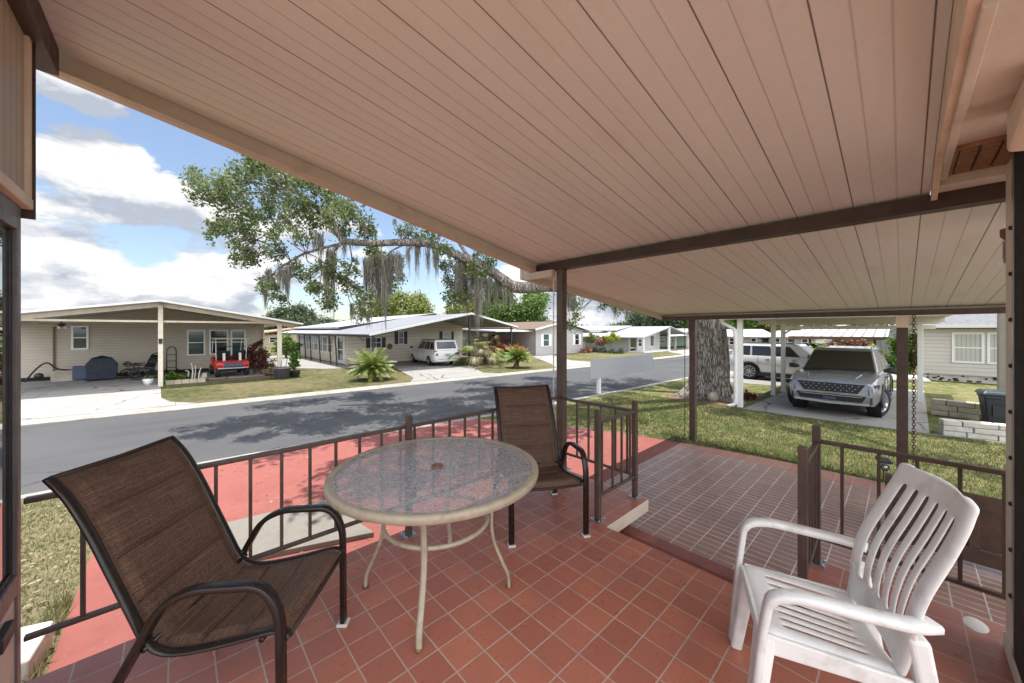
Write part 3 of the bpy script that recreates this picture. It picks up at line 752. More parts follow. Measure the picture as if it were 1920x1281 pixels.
# ================================================================== RAILINGS
def railing(name, label, segs, posts, bal_r=.0085):
    """segs: (p,q,ztop,zbot,[t positions])"""
    t = thing(name, label, 'railing', (posts[0][0], posts[0][1], 0))
    ox, oy = posts[0][0], posts[0][1]
    for (p, q, zt, zb, ts) in segs:
        P = Vector((p[0] - ox, p[1] - oy, 0)); Q = Vector((q[0] - ox, q[1] - oy, 0))
        MB().bar(P + Vector((0, 0, zt)), Q + Vector((0, 0, zt)), .034, .026).build('top_rail', 'brown_metal', t, bevel=.006)
        MB().bar(P + Vector((0, 0, zb)), Q + Vector((0, 0, zb)), .028, .022).build('bottom_rail', 'brown_metal', t, bevel=.004)
        for k in ts:
            c = P + (Q - P) * k
            MB().box(c.x - bal_r, c.x + bal_r, c.y - bal_r, c.y + bal_r, zb, zt - .01).build('baluster', 'brown_metal', t)
    for (x, y, top) in posts:
        o = MB().box(x - ox - .022, x - ox + .022, y - oy - .022, y - oy + .022, .008, top).build('post', 'brown_metal', t, bevel=.004)
        fp = MB().box(x - ox - .05, x - ox + .05, y - oy - .05, y - oy + .05, 0, .008)
        for sx in (-1, 1):
            for sy in (-1, 1): fp.cyl((x - ox + sx * .037, y - oy + sy * .037, .008), (x - ox + sx * .037, y - oy + sy * .037, .022), .007, n=6)
        fp.build('foot_plate', 'steel', o)
    return t
span = 3.25 + .48
railing('railing', 'long front railing of thin brown bars behind the table along the red slab',
        [((-.49, 2.65), (3.21, 2.65), .835, .225, [(x + .49) / 3.70 for x in (-.32, -.155, .01, .17, .33, .49, .65, .81, .97, 1.13, 1.28, 1.40, 1.57, 1.73, 1.89, 2.05, 2.21, 2.37, 2.53, 2.69, 2.85, 3.01)])],
        [(1.33, 2.61, .935)])
railing('railing', 'short L-shaped brown railing left of the porch step with two posts',
        [((3.22, 2.61), (3.22, 1.74), .82, .21, [(2.61 - y) / .87 for y in (2.42, 2.27, 2.12, 1.95, 1.82)]),
         ((2.60, 1.74), (3.22, 1.74), .82, .20, [(x - 2.6) / .62 for x in (2.66, 2.83, 2.98, 3.13)])],
        [(3.22, 1.74, .92), (2.60, 1.74, .925)])
railing('railing', 'brown railing right of the step behind the white plastic chair',
        [((3.22, .40), (3.22, -.62), .835, .18, [(.40 - y) / 1.02 for y in (.27, .10, -.06, -.22, -.37)]),
         ((2.62, .385), (3.22, .40), .82, .18, [.12, .38, .64, .86])],
        [(3.22, .40, .94), (2.62, .385, .93)])
# wooden bench seen from behind on the patio
bn = thing('wooden_bench', 'dark brown wooden bench with a framed back standing on the patio by the railing', 'bench', (4.95, -.5, G))
MB().box(-.02, .02, -.60, .50, .18, .52).build('back_panel', 'brown_wood', bn)
b = MB(); b.box(-.045, -.021, -.66, .56, .53, .64); b.box(-.045, -.021, -.66, .56, .06, .18)
for y in (-.62, -.2, .06, .49): b.box(-.043, -.021, y, y + .06, .18, .53)
b.build('back_frame', 'brown_wood', bn, bevel=.005)
MB().box(.02, .48, -.66, .56, .34, .38).build('seat', 'brown_wood', bn, bevel=.006)
for (x, y, h) in ((-.03, .56, .66), (-.03, -.70, .66), (.42, .56, .34), (.42, -.70, .34)):
    MB().box(x - .03, x + .03, y, y + .05, 0, h).build('leg', 'brown_wood', bn, bevel=.005)
# white patch on the tiles (a spill of paint): flat mark on the floor
tag(MB().lathe([(0, .0025), (.05, .0025), (.056, .0005)], 24).build('paint_spot', 'white_paint'), 'white oval paint spot on the dark tiles right of the plastic chair', 'paint spot')
bpy.data.objects['paint_spot'].location = (3.17, -.27, 0); bpy.data.objects['paint_spot'].scale = (1.25, .8, 1)

# chains
def chain(name, label, x, y, ztop, zbot, L=.042, r=.0035, w=.014, m='rust_chain'):
    t = MB(); k = int((ztop - zbot) / (L * .72))
    for i in range(k):
        zc = ztop - L / 2 - i * L * .72
        pts = []
        for j in range(10):
            an = 2 * math.pi * j / 10
            a, b_ = w * math.cos(an), L / 2 * math.sin(an)
            pts.append((x + (a if i % 2 else .2 * a), y + (.2 * a if i % 2 else a), zc + b_))
        t.tube(pts, r, 4, closed=True)
    return tag(t.build(name, m), label, 'chain')
chain('hanging_chain', 'rusty link chain hanging beside the brown post with the pale cap', 6.9, -.10, z2(6.9) - .08, -.30, .05, .0045, .015)
chain('hanging_chain', 'thin dark chain hanging to the grass left of the brown post by the tree', 6.9, 2.735, z2(6.9) - .08, G + .02, .05, .0035, .008, 'black_metal')
chain('hanging_chain', 'pale bead chain hanging down the front corner post behind the brown chair', 3.195, 2.735, 2.19, .1, .03, .004, .009, 'white_paint')
# solar spot light on a spike
st = thing('solar_light', 'small black solar spotlight on a stake at the edge of the patio bricks', 'garden light', (6.92, .17, G), RD(200))
MB().cyl((0, 0, -.02), (0, 0, .16), .008, n=8).build('stake', 'black_plastic', st)
MB().lathe([(0, 0), (.03, 0), (.045, .05), (.04, .055), (0, .05)], 16, axis='x', c=(0, 0, .20)).build('lamp_head', 'black_plastic', st)
MB().lathe([(0, .056), (.032, .056), (.032, .052)], 16, axis='x', c=(0, 0, .20)).build('lens', 'alloy', st)
MB().hexa([(-.05, -.07, .28), (.06, -.07, .25), (.06, .07, .25), (-.05, .07, .28), (-.05, -.07, .31), (.06, -.07, .28), (.06, .07, .28), (-.05, .07, .31)]).build('solar_panel', 'black_plastic', st, bevel=.006)

# ================================================================== FURNITURE
# --- round glass table
tb = thing('patio_table', 'round patio table with a pebbled glass top and cream metal rim', 'table', (1.19, 1.96, 0))
MB().lathe([(0, .7475), (.598, .7475)], 72).build('glass_top', 'pebble_glass', tb)
rim = MB().lathe([(.583, .752), (.610, .757), (.622, .750), (.625, .735), (.622, .715), (.610, .708), (.596, .712), (.596, .7415), (.583, .741), (.583, .752)], 96); rim.build('rim', 'table_paint', tb)
MB().lathe([(.022, .7495), (.036, .7495), (.038, .753), (.034, .757), (.024, .757), (.022, .753), (.022, .7495)], 24).build('umbrella_ring', 'vent_brown', tb)
ring = [(.315 * math.cos(a), .315 * math.sin(a), .43) for a in [2 * math.pi * k / 48 for k in range(48)]]
MB().tube(ring, .0125, 10, closed=True).build('ring_brace', 'table_paint', tb)
lp = catmull([(.600, .712), (.545, .700), (.43, .665), (.355, .585), (.330, .43), (.342, .30), (.395, .17), (.432, .08), (.440, .0)], 6) if False else None
prof = [(.600, .713), (.55, .705), (.44, .672), (.362, .59), (.336, .43), (.348, .30), (.398, .17), (.436, .085), (.444, .006)]
for k in range(4):
    an = RD(45 + 90 * k + 2)
    P = catmull([(r * math.cos(an), r * math.sin(an), z) for r, z in prof], 6)
    side = (-math.sin(an), math.cos(an), 0)
    l_ = MB().tube(P, 1.0, prof=[(.017 * math.cos(q), .0105 * math.sin(q)) for q in [2 * math.pi * j / 10 for j in range(10)]], up=side).build('leg', 'table_paint', tb)
    MB().cyl((.444 * math.cos(an), .444 * math.sin(an), 0), (.444 * math.cos(an), .444 * math.sin(an), .012), .019, n=12).build('foot_cap', 'vent_brown', l_)

# --- brown sling chairs
def sling_chair(name, label, loc, rz):
    t = thing(name, label, 'chair', loc, rz, 'brown sling chairs on the porch')
    prof = catmull([(.31, .400), (.285, .425), (.23, .425), (.10, .395), (-.06, .368), (-.155, .372), (-.215, .42), (-.265, .52), (-.335, .67), (-.41, .83), (-.485, .96), (-.555, 1.04)], 8)
    prof = [(p.x, p.y) for p in [Vector((a.x, a.y, 0)) for a in prof]]
    hw_ = .262
    for s_ in (-1, 1):
        MB().tube([(x, s_ * hw_, z) for x, z in prof], 1., prof=[(.019 * math.cos(q), .011 * math.sin(q)) for q in [2 * math.pi * j / 10 for j in range(10)]], up=(0, 1, 0)).build('side_rail', 'chair_rail', t)
    # padded sling: quilted across, with stitched seams
    d = [0.]
    for a, c in zip(prof[:-1], prof[1:]): d.append(d[-1] + math.hypot(c[0] - a[0], c[1] - a[1]))
    tot = d[-1]
    def at(s):
        s = min(max(s, 0), tot - 1e-6)
        for k in range(len(d) - 1):
            if d[k + 1] >= s:
                f_ = (s - d[k]) / max(1e-9, d[k + 1] - d[k])
                x = prof[k][0] + (prof[k + 1][0] - prof[k][0]) * f_; z = prof[k][1] + (prof[k + 1][1] - prof[k][1]) * f_
                tx, tz = prof[k + 1][0] - prof[k][0], prof[k + 1][1] - prof[k][1]; L = math.hypot(tx, tz)
                return x, z, tz / L, -tx / L
    seams = [.03, .20, .37, .50, .69, .88, 1.075, tot - .03]
    NV, NU = 190, 31
    def puff(s, u):
        for a, c in zip(seams[:-1], seams[1:]):
            if a <= s <= c:
                q = (s - a) / (c - a); e = max(0, 1 - abs(u) ** 8)
                return (.020 * (1 - abs(2 * q - 1) ** 5)) * (1 if abs(u) < .86 else .1) * e
        return 0
    def surf(sign):
        def fn(i, j):
            s = tot * j / (NV - 1); u = -1 + 2 * i / (NU - 1)
            x, z, nx, nz = at(s)
            sag = -.016 * (1 - u * u) * (1 if .1 < s < tot - .05 else .5)
            k = sag + sign * (.004 + puff(s, u))
            # normals point up/forward on the sitting side
            if nx < 0 and nz < 0: nx, nz = -nx, -nz
            return (x + nx * k * (1 if nz >= 0 or nx > 0 else -1), u * (hw_ - .006), z + nz * k)
        return fn
    b = MB()
    b.grid(NU, NV, surf(1), uvf=lambda i, j: (.52 * i / (NU - 1), tot * j / (NV - 1)))
    b.grid(NU, NV, surf(-1), uvf=lambda i, j: (.52 * i / (NU - 1), tot * j / (NV - 1)))
    b.build('sling', 'fabric', t)
    for s in seams[1:-1]:
        x, z, nx, nz = at(s)
        if nx < 0 and nz < 0: nx, nz = -nx, -nz
        P_ = []
        for k in range(13):
            u = -.86 + 1.72 * k / 12; kk = -.016 * (1 - u * u) + .0055
            P_.append((x + nx * kk, u * hw_, z + nz * kk))
        MB().tube(P_, .0022, 5).build('seam', 'dark_gap', t)
    # wrapped hem at front and top
    for s in (.004, tot - .004):
        x, z, nx, nz = at(s)
        MB().tube([(x, -hw_ + .008, z), (x, 0, z - .006), (x, hw_ - .008, z)], .010, 8).build('hem', 'fabric', t)
    for s_ in (-1, 1):
        arm = fillet([(-.44, s_ * .298, .0), (-.125, s_ * .298, .575), (-.02, s_ * .300, .628), (.235, s_ * .300, .632), (.295, s_ * .298, .52), (.300, s_ * .295, .0)], .085, 6)
        MB().tube(arm, 1., prof=[(.021, .008), (.018, .012), (-.018, .012), (-.021, .008), (-.021, -.008), (-.018, -.012), (.018, -.012), (.021, -.008)], up=(0, 1, 0)).build('arm_frame', 'chair_metal', t)
        MB().cyl((.27, s_ * .255, .415), (.296, s_ * .298, .415), .009, n=8).build('bracket', 'chair_metal', t)
        MB().cyl((-.205, s_ * .255, .43), (-.205, s_ * .298, .43), .009, n=8).build('bracket', 'chair_metal', t)
        MB().box(.272, .328, s_ * .295 - .028, s_ * .295 + .028, 0, .016).build('glide', 'glide', t, bevel=.004)
        MB().box(-.468, -.412, s_ * .298 - .028, s_ * .298 + .028, 0, .016).build('glide', 'glide', t, bevel=.004)
    MB().cyl((.20, -.255, .385), (.20, .255, .385), .010, n=8).build('cross_bar', 'chair_metal', t)
    MB().cyl((-.20, -.29, .40), (-.20, .29, .40), .010, n=8).build('cross_bar', 'chair_metal', t)
    return t
ch = sling_chair('sling_chair', 'brown sling armchair at the left, close to the camera, turned toward the table', (.25, 2.02, 0), RD(-38.9))
copy_thing(ch, 'brown sling armchair behind the glass table beside the corner post', (2.225, 2.075, 0), math.atan2(-.866, -.5))

# --- white resin chair
wc = thing('plastic_chair', 'white slatted plastic armchair at the right near the step', 'chair', (1.965, .26, 0), math.atan2(.925, -.38))
def slotted(nslots, pitch, sw_, half, nv, vfrom, vto, fn, edge=True):
    cols = [-1.0]
    us = [(k - (nslots - 1) / 2) * pitch for k in range(nslots)]
    xs = [-half, -half + .012]
    for u in us: xs += [u - sw_ / 2, u + sw_ / 2]
    xs += [half - .012, half]
    slot_cols = {2 + 2 * k for k in range(nslots)}
    b = MB()
    def skip(i, j): return i in slot_cols and vfrom <= j < vto
    b.grid(len(xs), nv, lambda i, j: fn(xs[i] / half, xs[i], j / (nv - 1), i, len(xs)), skip)
    return b
bp = catmull([(-.19, .40), (-.205, .48), (-.215, .58), (-.245, .70), (-.30, .83), (-.345, .94), (-.365, 1.00), (-.372, 1.025)], 6)
def backfn(u, y, v, i, n):
    k = v * (len(bp) - 1); a = min(int(k), len(bp) - 2); f_ = k - a
    x = bp[a].x + (bp[a + 1].x - bp[a].x) * f_; z = bp[a].y + (bp[a + 1].y - bp[a].y) * f_
    wv = .225 + .022 * math.sin(min(1, v * 1.25) * math.pi)
    if v > .86: 
        q = (v - .86) / .14; wv -= .075 * (1 - math.sqrt(max(0, 1 - q * q)))
    yy = u * wv
    xx = x + .035 * (u * u) - .02
    if abs(u) > .99: xx -= .022
    if v > .985: xx -= .012
    return (xx, yy, z)
slotted(6, .058, .017, .225, 27, 5, 19, backfn).build('backrest', 'white_plastic', wc, solid=.011, subsurf=1)
def seatfn(u, y, v, i, n):
    x = -.20 + .43 * v
    wv = .235 - .01 * (1 - v)
    if v > .85: q = (v - .85) / .15; wv -= .03 * (1 - math.sqrt(max(0, 1 - q * q)))
    z = .405 + .028 * v - .030 * (1 - u * u) * (1 - v * .6)
    if v > .93: z -= .04 * ((v - .93) / .07) ** 1.5
    if abs(u) > .99: z -= .045
    return (x, u * wv, z)
slotted(8, .045, .009, .235, 19, 3, 14, seatfn).build('seat', 'white_plastic', wc, solid=.011, subsurf=1)
for s_ in (-1, 1):
    arm = fillet([(-.262, s_ * .236, .612), (-.20, s_ * .268, .612), (-.08, s_ * .280, .616), (.11, s_ * .285, .625), (.20, s_ * .282, .60), (.225, s_ * .272, .42), (.262, s_ * .262, .0)], .06, 6)
    k = len(arm); wid = [.030 if a.z > .57 else .026 for a in arm]
    pr_ = [(.95, .28), (.75, .48), (-.75, .48), (-.95, .28), (-.95, -.28), (-.75, -.48), (.75, -.48), (.95, -.28)]
    MB().tube(arm, wid, prof=pr_, up=(0, 1, 0)).build('armrest', 'white_plastic', wc)
    # front leg: L plate under the seat corner
    x0, y0 = .165, s_ * .205
    MB().hexa([(.225, s_ * .185, 0.0), (.272, s_ * .185, 0.0), (.272, s_ * .265, 0.0), (.225, s_ * .265, 0.0), (.165, s_ * .135, .405), (.228, s_ * .135, .405), (.228, s_ * .238, .41), (.165, s_ * .238, .41)]).build('leg', 'white_plastic', wc, bevel=.014, bseg=3)
    MB().hexa([(-.335, s_ * .20, 0.0), (-.285, s_ * .20, 0.0), (-.285, s_ * .262, 0.0), (-.335, s_ * .262, 0.0), (-.255, s_ * .185, .55), (-.195, s_ * .185, .55), (-.195, s_ * .245, .55), (-.255, s_ * .245, .55)]).build('leg', 'white_plastic', wc, bevel=.014, bseg=3)
    MB().hexa([(-.22, s_ * .219, .345), (.21, s_ * .219, .345), (.21, s_ * .237, .345), (-.22, s_ * .237, .345), (-.22, s_ * .219, .40), (.21, s_ * .219, .42), (.21, s_ * .237, .42), (-.22, s_ * .237, .40)]).build('side_apron', 'white_plastic', wc, bevel=.006)
MB().hexa([(.195, -.20, .345), (.215, -.20, .345), (.215, .20, .345), (.195, .20, .345), (.205, -.2, .415), (.225, -.2, .415), (.225, .2, .415), (.205, .2, .415)]).build('front_apron', 'white_plastic', wc, bevel=.006)
# ================================================================== HOUSES
def window(par, axis, pos, a0, a1, z0, z1_, glass='win_dark', frame='white_vinyl', fw=.06, sash=True, facing=-1, shutters=None, sw_=.2, mull=()):
    """axis 'y': wall plane y=pos, a along x. axis 'x': wall plane x=pos, a along y. facing = outward sign"""
    def bx(mb, u0, u1, w0, w1, n0, n1):
        lo, hi = pos + facing * n0, pos + facing * n1
        if axis == 'y': mb.box(u0, u1, lo, hi, w0, w1)
        else: mb.box(lo, hi, u0, u1, w0, w1)
    f = MB()
    bx(f, a0 - fw, a1 + fw, z1_, z1_ + fw, .0, .035); bx(f, a0 - fw, a1 + fw, z0 - fw, z0, .0, .04)
    bx(f, a0 - fw, a0, z0, z1_, .0, .035); bx(f, a1, a1 + fw, z0, z1_, .0, .035)
    if sash: zm = (z0 + z1_) / 2; bx(f, a0, a1, zm - fw * .35, zm + fw * .35, .0, .03)
    for k in mull: x = a0 + (a1 - a0) * k; bx(f, x - fw * .3, x + fw * .3, z0, z1_, .0, .031)
    o = f.build('window', frame, par)
    p = MB(); bx(p, a0, a1, z0, z1_, .004, .012); p.build('pane', glass, o)
    if shutters:
        for (u0, u1) in ((a0 - fw - sw_, a0 - fw - .01), (a1 + fw + .01, a1 + fw + sw_)):
            s_ = MB(); bx(s_, u0, u1, z0 - .03, z1_ + .03, .0, .03); s_.build('shutter', shutters, par)
    return o
def gable_roof(par, xr, zr, xl, zl, xR, zR, y0, y1, th, m, name='roof'):
    b = MB()
    b.hexa([(xl, y0, zl - th), (xr, y0, zr - th), (xr, y1, zr - th), (xl, y1, zl - th), (xl, y0, zl), (xr, y0, zr), (xr, y1, zr), (xl, y1, zl)])
    b.hexa([(xr, y0, zr - th), (xR, y0, zR - th), (xR, y1, zR - th), (xr, y1, zr - th), (xr, y0, zr), (xR, y0, zR), (xR, y1, zR), (xr, y1, zr)])
    return b.build(name, m, par)
def gable_wall(mb, x0, x1, zb, zf, xr, y, th=.15):
    pts = [(x0, zb), (x1, zb), (x1, zf(x1)), (xr, zf(xr)), (x0, zf(x0))]
    n = 5
    mb._add([(x, y, z) for x, z in pts] + [(x, y + th, z) for x, z in pts], [tuple(range(n)), tuple(range(n, 2 * n))[::-1]] + [(i, n + i, n + (i + 1) % n, (i + 1) % n) for i in range(n)])

# --- house 1: tan house with open carport across the street
h = thing('mobile_home', 'tan sided single storey house with an open gabled carport and cream posts across the street', 'house')
XR, SL = -.38, .172
f1 = lambda x: 2.66 - SL * abs(x - XR)
gable_roof(h, XR, f1(XR), XR - 4.5, f1(XR - 4.5), XR + 4.45, f1(XR + 4.45), 17.7, 34, .06, 'roof_white')
b = MB()
for s_, L in ((-1, 4.5), (1, 4.45)):
    xe = XR + s_ * L
    b.hexa([(XR, 17.66, f1(XR) - .05), (xe, 17.66, f1(xe) - .05), (xe, 17.7, f1(xe) - .05), (XR, 17.7, f1(XR) - .05), (XR, 17.66, f1(XR) + .015), (xe, 17.66, f1(xe) + .015), (xe, 17.7, f1(xe) + .015), (XR, 17.7, f1(XR) + .015)])
b.build('fascia', 'white_paint', h)
b = MB()
for s_, L in ((-1, 4.3), (1, 4.2)):
    xe = XR + s_ * L
    b.hexa([(XR, 18.2, f1(XR) - .21), (xe, 18.2, f1(xe) - .21), (xe, 18.3, f1(xe) - .21), (XR, 18.3, f1(XR) - .21), (XR, 18.2, f1(XR) - .065), (xe, 18.2, f1(xe) - .065), (xe, 18.3, f1(xe) - .065), (XR, 18.3, f1(XR) - .065)])
b.box(-4.75, 3.45, 18.215, 18.285, 1.885, 1.955)
b.build('beam', 'cream', h)
for x in (XR, 3.28, -4.65):
    w = .065 if x < 1 else .085
    b = MB(); b.box(x - w, x + w, 18.13, 18.195, G, f1(x) - .14); b.build('post', 'cream', h)
MB().box(XR - .05, XR + .05, 18.10, 18.13, 1.12, 1.30).build('mailbox', 'black_metal', h)
b = MB(); gable_wall(b, -4.5, 3.5, G + .05, lambda x: f1(x) - .07, XR, 23.3); b.box(3.35, 3.5, 23.45, 33.5, G, f1(3.5) - .07); b.box(-4.5, -4.35, 23.45, 33.5, G, f1(-4.5) - .07); b.build('wall', 'siding_tan', h)
MB().box(-4.5, 3.52, 23.27, 23.3, G - .05, G + .16).build('skirting', 'dark_gap', h)
b = MB(); b.cyl((3.46, 23.24, G), (3.46, 23.24, 1.7), .04, n=8); b.build('downspout', 'cream', h)
MB().tube(fillet([(3.55, 18.1, f1(3.7) - .2), (3.75, 18.05, f1(3.7) - .22), (3.95, 17.95, f1(4.0) - .08)], .1), .04, 8).build('gutter_elbow', 'awning_tan', h)
b = MB(); b.box(-3.60, -3.55, 23.25, 23.3, G, 1.75); b.build('conduit', 'vent_brown', h)
window(h, 'y', 23.3, -3.07, -2.72, .86, 1.73, 'win_dark')
window(h, 'y', 23.3, .48, 1.03, .45, 1.57, 'win_teal')
window(h, 'y', 23.3, 1.30, 1.92, .46, 1.57, 'win_dark')
window(h, 'y', 23.3, 2.14, 2.63, .43, 1.57, 'win_teal')
fa = thing('ceiling_fan', 'small ceiling fan hanging under the carport roof of the tan house', 'fan', (-3.05, 21.0, 1.80))
MB().lathe([(0, .25), (.02, .25), (.02, .06), (.09, .05), (.1, 0), (.06, -.05), (0, -.06)], 12).build('motor', 'black_metal', fa)
for k in range(4):
    a = RD(20 + 90 * k); MB().bar((.09 * math.cos(a), .09 * math.sin(a), .03), (.52 * math.cos(a), .52 * math.sin(a), .03), .12, .012).build('blade', 'brown_wood', fa)
for k in range(3):
    a = RD(120 * k); MB().lathe([(0, -.14), (.05, -.12), (.035, -.06), (0, -.05)], 10, c=(.09 * math.cos(a), .09 * math.sin(a), 0)).build('lamp_shade', 'white_paint', fa)
# things under that carport
gr = thing('barbecue_grill', 'barbecue grill under a dark blue fitted cover in the carport of the tan house', 'grill', (-2.16, 22.0, G), RD(6))
MB().loft([[(-.43 * k, -.27 * k2, z), (.43 * k, -.27 * k2, z), (.43 * k, .27 * k2, z), (-.43 * k, .27 * k2, z)] for k, k2, z in ((.9, 1, .06), (.98, 1.02, .40), (1.02, 1, .66), (.66, .8, .90), (.1, .3, 1.0))], smooth=False).build('cover', 'grill_cover', gr, bevel=.05, bseg=3)
for sx in (-.38, .38): MB().box(sx - .05, sx + .05, -.2, .2, 0, .08).build('leg', 'black_metal', gr)
tag(MB().box(-3.0, -2.62, 22.5, 22.9, G + .03, G + .58).build('storage_box', 'blue_grey', bevel=.02), 'slate blue storage box half hidden behind the covered grill', 'box')
rk = thing('garden_bench', 'black wrought iron rocking bench with scrolled arms against the tan house', 'bench', (-.98, 21.7, G), RD(197))
for s_ in (-1, 1):
    y = s_ * .5
    def spiral(cx, cz, r, turns=1.6, n=26): return [(cx + r * (1 - .75 * k / n) * math.cos(turns * 2 * math.pi * k / n), y, cz + r * (1 - .75 * k / n) * math.sin(turns * 2 * math.pi * k / n)) for k in range(n)]
    b = MB()
    for (cx, cz, r) in ((.38, .22, .18), (-.12, .2, .18), (.34, .58, .13), (-.42, .2, .14)): b.tube(spiral(cx, cz, r), .024, 5)
    b.tube([(.45, y, .58), (.1, y, .6), (-.2, y, .62)], .024, 5); b.tube([(.5, y, .06), (.2, y, .015), (-.2, y, .02), (-.55, y, .10)], .026, 5)
    b.build('side_frame', 'black_metal', rk)
b = MB(); b.box(-.2, .42, -.5, .5, .40, .43); b.build('seat', 'black_metal', rk)
b = MB()
b.tube([(-.18, -.5, .42), (-.42, -.5, .98), (-.46, -.2, 1.02), (-.49, 0, 1.09), (-.46, .2, 1.02), (-.42, .5, .98), (-.18, .5, .42)], .026, 5)
for k in range(9): y = -.4 + .1 * k; b.tube([(-.2, y, .45), (-.41, y, .97)], .016, 4)
for z in (.55, .68, .82): b.tube([(-.2 - (z - .45) * .4, -.48, z), (-.2 - (z - .45) * .4, .48, z)], .013, 4)
b.build('backrest', 'black_metal', rk)
hr = thing('hose_reel', 'garden hose on a reel with a loose loop beside the tan wall', 'hose reel', (-3.3, 22.7, G))
MB().box(-.25, .35, -.15, .15, .0, .42).build('crate', 'stone_tan', hr, bevel=.02)
MB().tube(catmull([(-.9, .1, .05), (-.6, .0, .55), (-.35, 0, .75), (-.1, 0, .5), (.3, 0, .4), (.7, -.1, .15), (1.3, -.2, .02), (2.0, -.3, .02)], 5), .03, 6).build('hose', 'black_plastic', hr)
MB().lathe([(0, -.03), (.12, -.03), (.12, .03), (0, .03)], 16, axis='y', c=(-.55, 0, .25)).build('reel', 'black_metal', hr)
ht = thing('hand_truck', 'dark two wheeled hand truck leaning on the tan wall', 'hand truck', (-.12, 23.1, G))
MB().tube(fillet([(-.16, 0, .1), (-.16, .05, 1.15), (0, .06, 1.3), (.16, .05, 1.15), (.16, 0, .1)], .1), .018, 6).build('frame', 'black_metal', ht)
b = MB()
for z in (.3, .6, .9): b.cyl((-.16, .02, z), (.16, .02, z), .012, n=6)
b.box(-.15, .15, -.25, 0, .02, .04); b.build('shelf', 'black_metal', ht)
for s_ in (-1, 1): MB().lathe([(0, -.03), (.11, -.03), (.11, .03), (0, .03)], 14, axis='x', c=(s_ * .2, .05, .11)).build('wheel', 'rubber', ht)
# planter box of blocks by the post
pb_ = thing('planter_box', 'low pale block planter with weeds and driftwood beside the cream post', 'planter', (.05, 18.55, G))
b = MB()
for k in range(5): b.box(-.3 + .22 * k, -.09 + .22 * k, -.1, .02, 0, .16); 
b.box(.68, .82, -.12, .55, 0, .20); b.box(.72, .86, -.16, -.02, .19, .36); b.build('block', 'stone_tan', pb_, bevel=.012)
b = MB()
for k, (x, y) in enumerate(((.42, .3), (.5, .35), (.62, .28), (.3, .4))): limb(b, [(x, y, .02), (x + .04, y, .4), (x + random.uniform(-.1, .1), y, .75 - .1 * k)], .03, .012, 6)
b.build('driftwood', 'stone_white', pb_)
raw_mesh('weeds', leaves_at(clump_points([(.0, .35, .28, .24), (.18, .3, .18, .2), (-.2, .4, .2, .2), (.45, .5, .12, .18)], 60, .06), .09), 4, 'bush_leaf', pb_)
fp = thing('flower_pot', 'white tapered flower pot at the foot of the cream post', 'pot', (-.72, 18.85, G))
MB().lathe([(0, .02), (.10, 0), (.16, .24), (.14, .24), (.08, .1), (0, .1)], 4).build('pot', 'white_paint', fp)
raw_mesh('plant', leaves_at(clump_points([(0, 0, .29, .11)], 60, .04), .08), 4, 'bush_leaf', fp)

# --- golf cart
gc = thing('golf_cart', 'red golf cart with a white canopy parked in front of the tan house windows', 'golf cart', (1.78, 20.6, G + .035), RD(93))
# local: +x is the front (towards the wall), the rear faces the street
MB().loft([[(x, -w, z0), (x, -w, z1_ - .05), (x, -w * .9, z1_), (x, w * .9, z1_), (x, w, z1_ - .05), (x, w, z0)] for x, w, z0, z1_ in ((-1.08, .50, .40, .58), (-1.02, .58, .34, .66), (-.55, .60, .30, .70), (-.5, .60, .26, .62))]).build('rear_body', 'red_paint_cart', gc, bevel=.03)
MB().box(-.5, .75, -.55, .55, .22, .30).build('floor', 'black_plastic', gc)
MB().loft([[(x, -w, z0), (x, -w, z1_), (x, w, z1_), (x, w, z0)] for x, w, z0, z1_ in ((.62, .56, .24, .80), (.95, .54, .28, .78), (1.15, .45, .34, .6))], smooth=False).build('front_cowl', 'red_paint_cart', gc, bevel=.05)
MB().hexa([(-1.14, -.33, .42), (-1.02, -.33, .42), (-1.02, .33, .42), (-1.14, .33, .42), (-1.1, -.33, .60), (-.9, -.33, .62), (-.9, .33, .62), (-1.1, .33, .60)]).build('bag_well', 'blue_grey', gc, bevel=.02)
MB().box(-1.16, -1.08, -.52, .52, .34, .40).build('rear_bumper', 'steel', gc, bevel=.02)
for s_ in (-1, 1):
    MB().box(-.5, .0, s_ * .28 - .26, s_ * .28 + .26, .62, .74).build('seat', 'black_plastic', gc, bevel=.03)
    MB().hexa([(-.56, s_ * .28 - .25, .72), (-.46, s_ * .28 - .25, .72), (-.46, s_ * .28 + .25, .72), (-.56, s_ * .28 + .25, .72), (-.68, s_ * .28 - .24, 1.1), (-.58, s_ * .28 - .24, 1.1), (-.58, s_ * .28 + .24, 1.1), (-.68, s_ * .28 + .24, 1.1)]).build('backrest', 'black_plastic', gc, bevel=.03)
    MB().bar((-.78, s_ * .28, .68), (-.74, s_ * .28, 1.0), .09, .03).build('seat_strut', 'white_paint', gc)
    MB().tube([(-.60, s_ * .52, .62), (-.62, s_ * .54, 1.60)], .018, 6).build('canopy_strut', 'white_paint', gc)
    MB().tube([(.72, s_ * .52, .78), (.35, s_ * .52, 1.60)], .018, 6).build('canopy_strut', 'white_paint', gc)
    MB().box(-1.11, -1.05, s_ * .47 - .05, s_ * .47 + .05, .46, .52).build('tail_light', 'car_red', gc)
    for x in (-.78, .80):
        w_ = MB().lathe([(0, -.09), (.14, -.09), (.21, -.08), (.23, -.04), (.23, .04), (.21, .08), (.14, .09), (0, .09)], 20, axis='y', c=(x, s_ * .5, .23)).build('wheel', 'rubber', gc)
        MB().lathe([(0, s_ * .092), (.12, s_ * .092), (.12, s_ * .08)], 14, axis='y', c=(x, s_ * .5, .23)).build('hub_cap', 'alloy', w_)
MB().box(-.85, .55, -.6, .6, 1.60, 1.655).build('canopy', 'fluor', gc, bevel=.025, bseg=3)
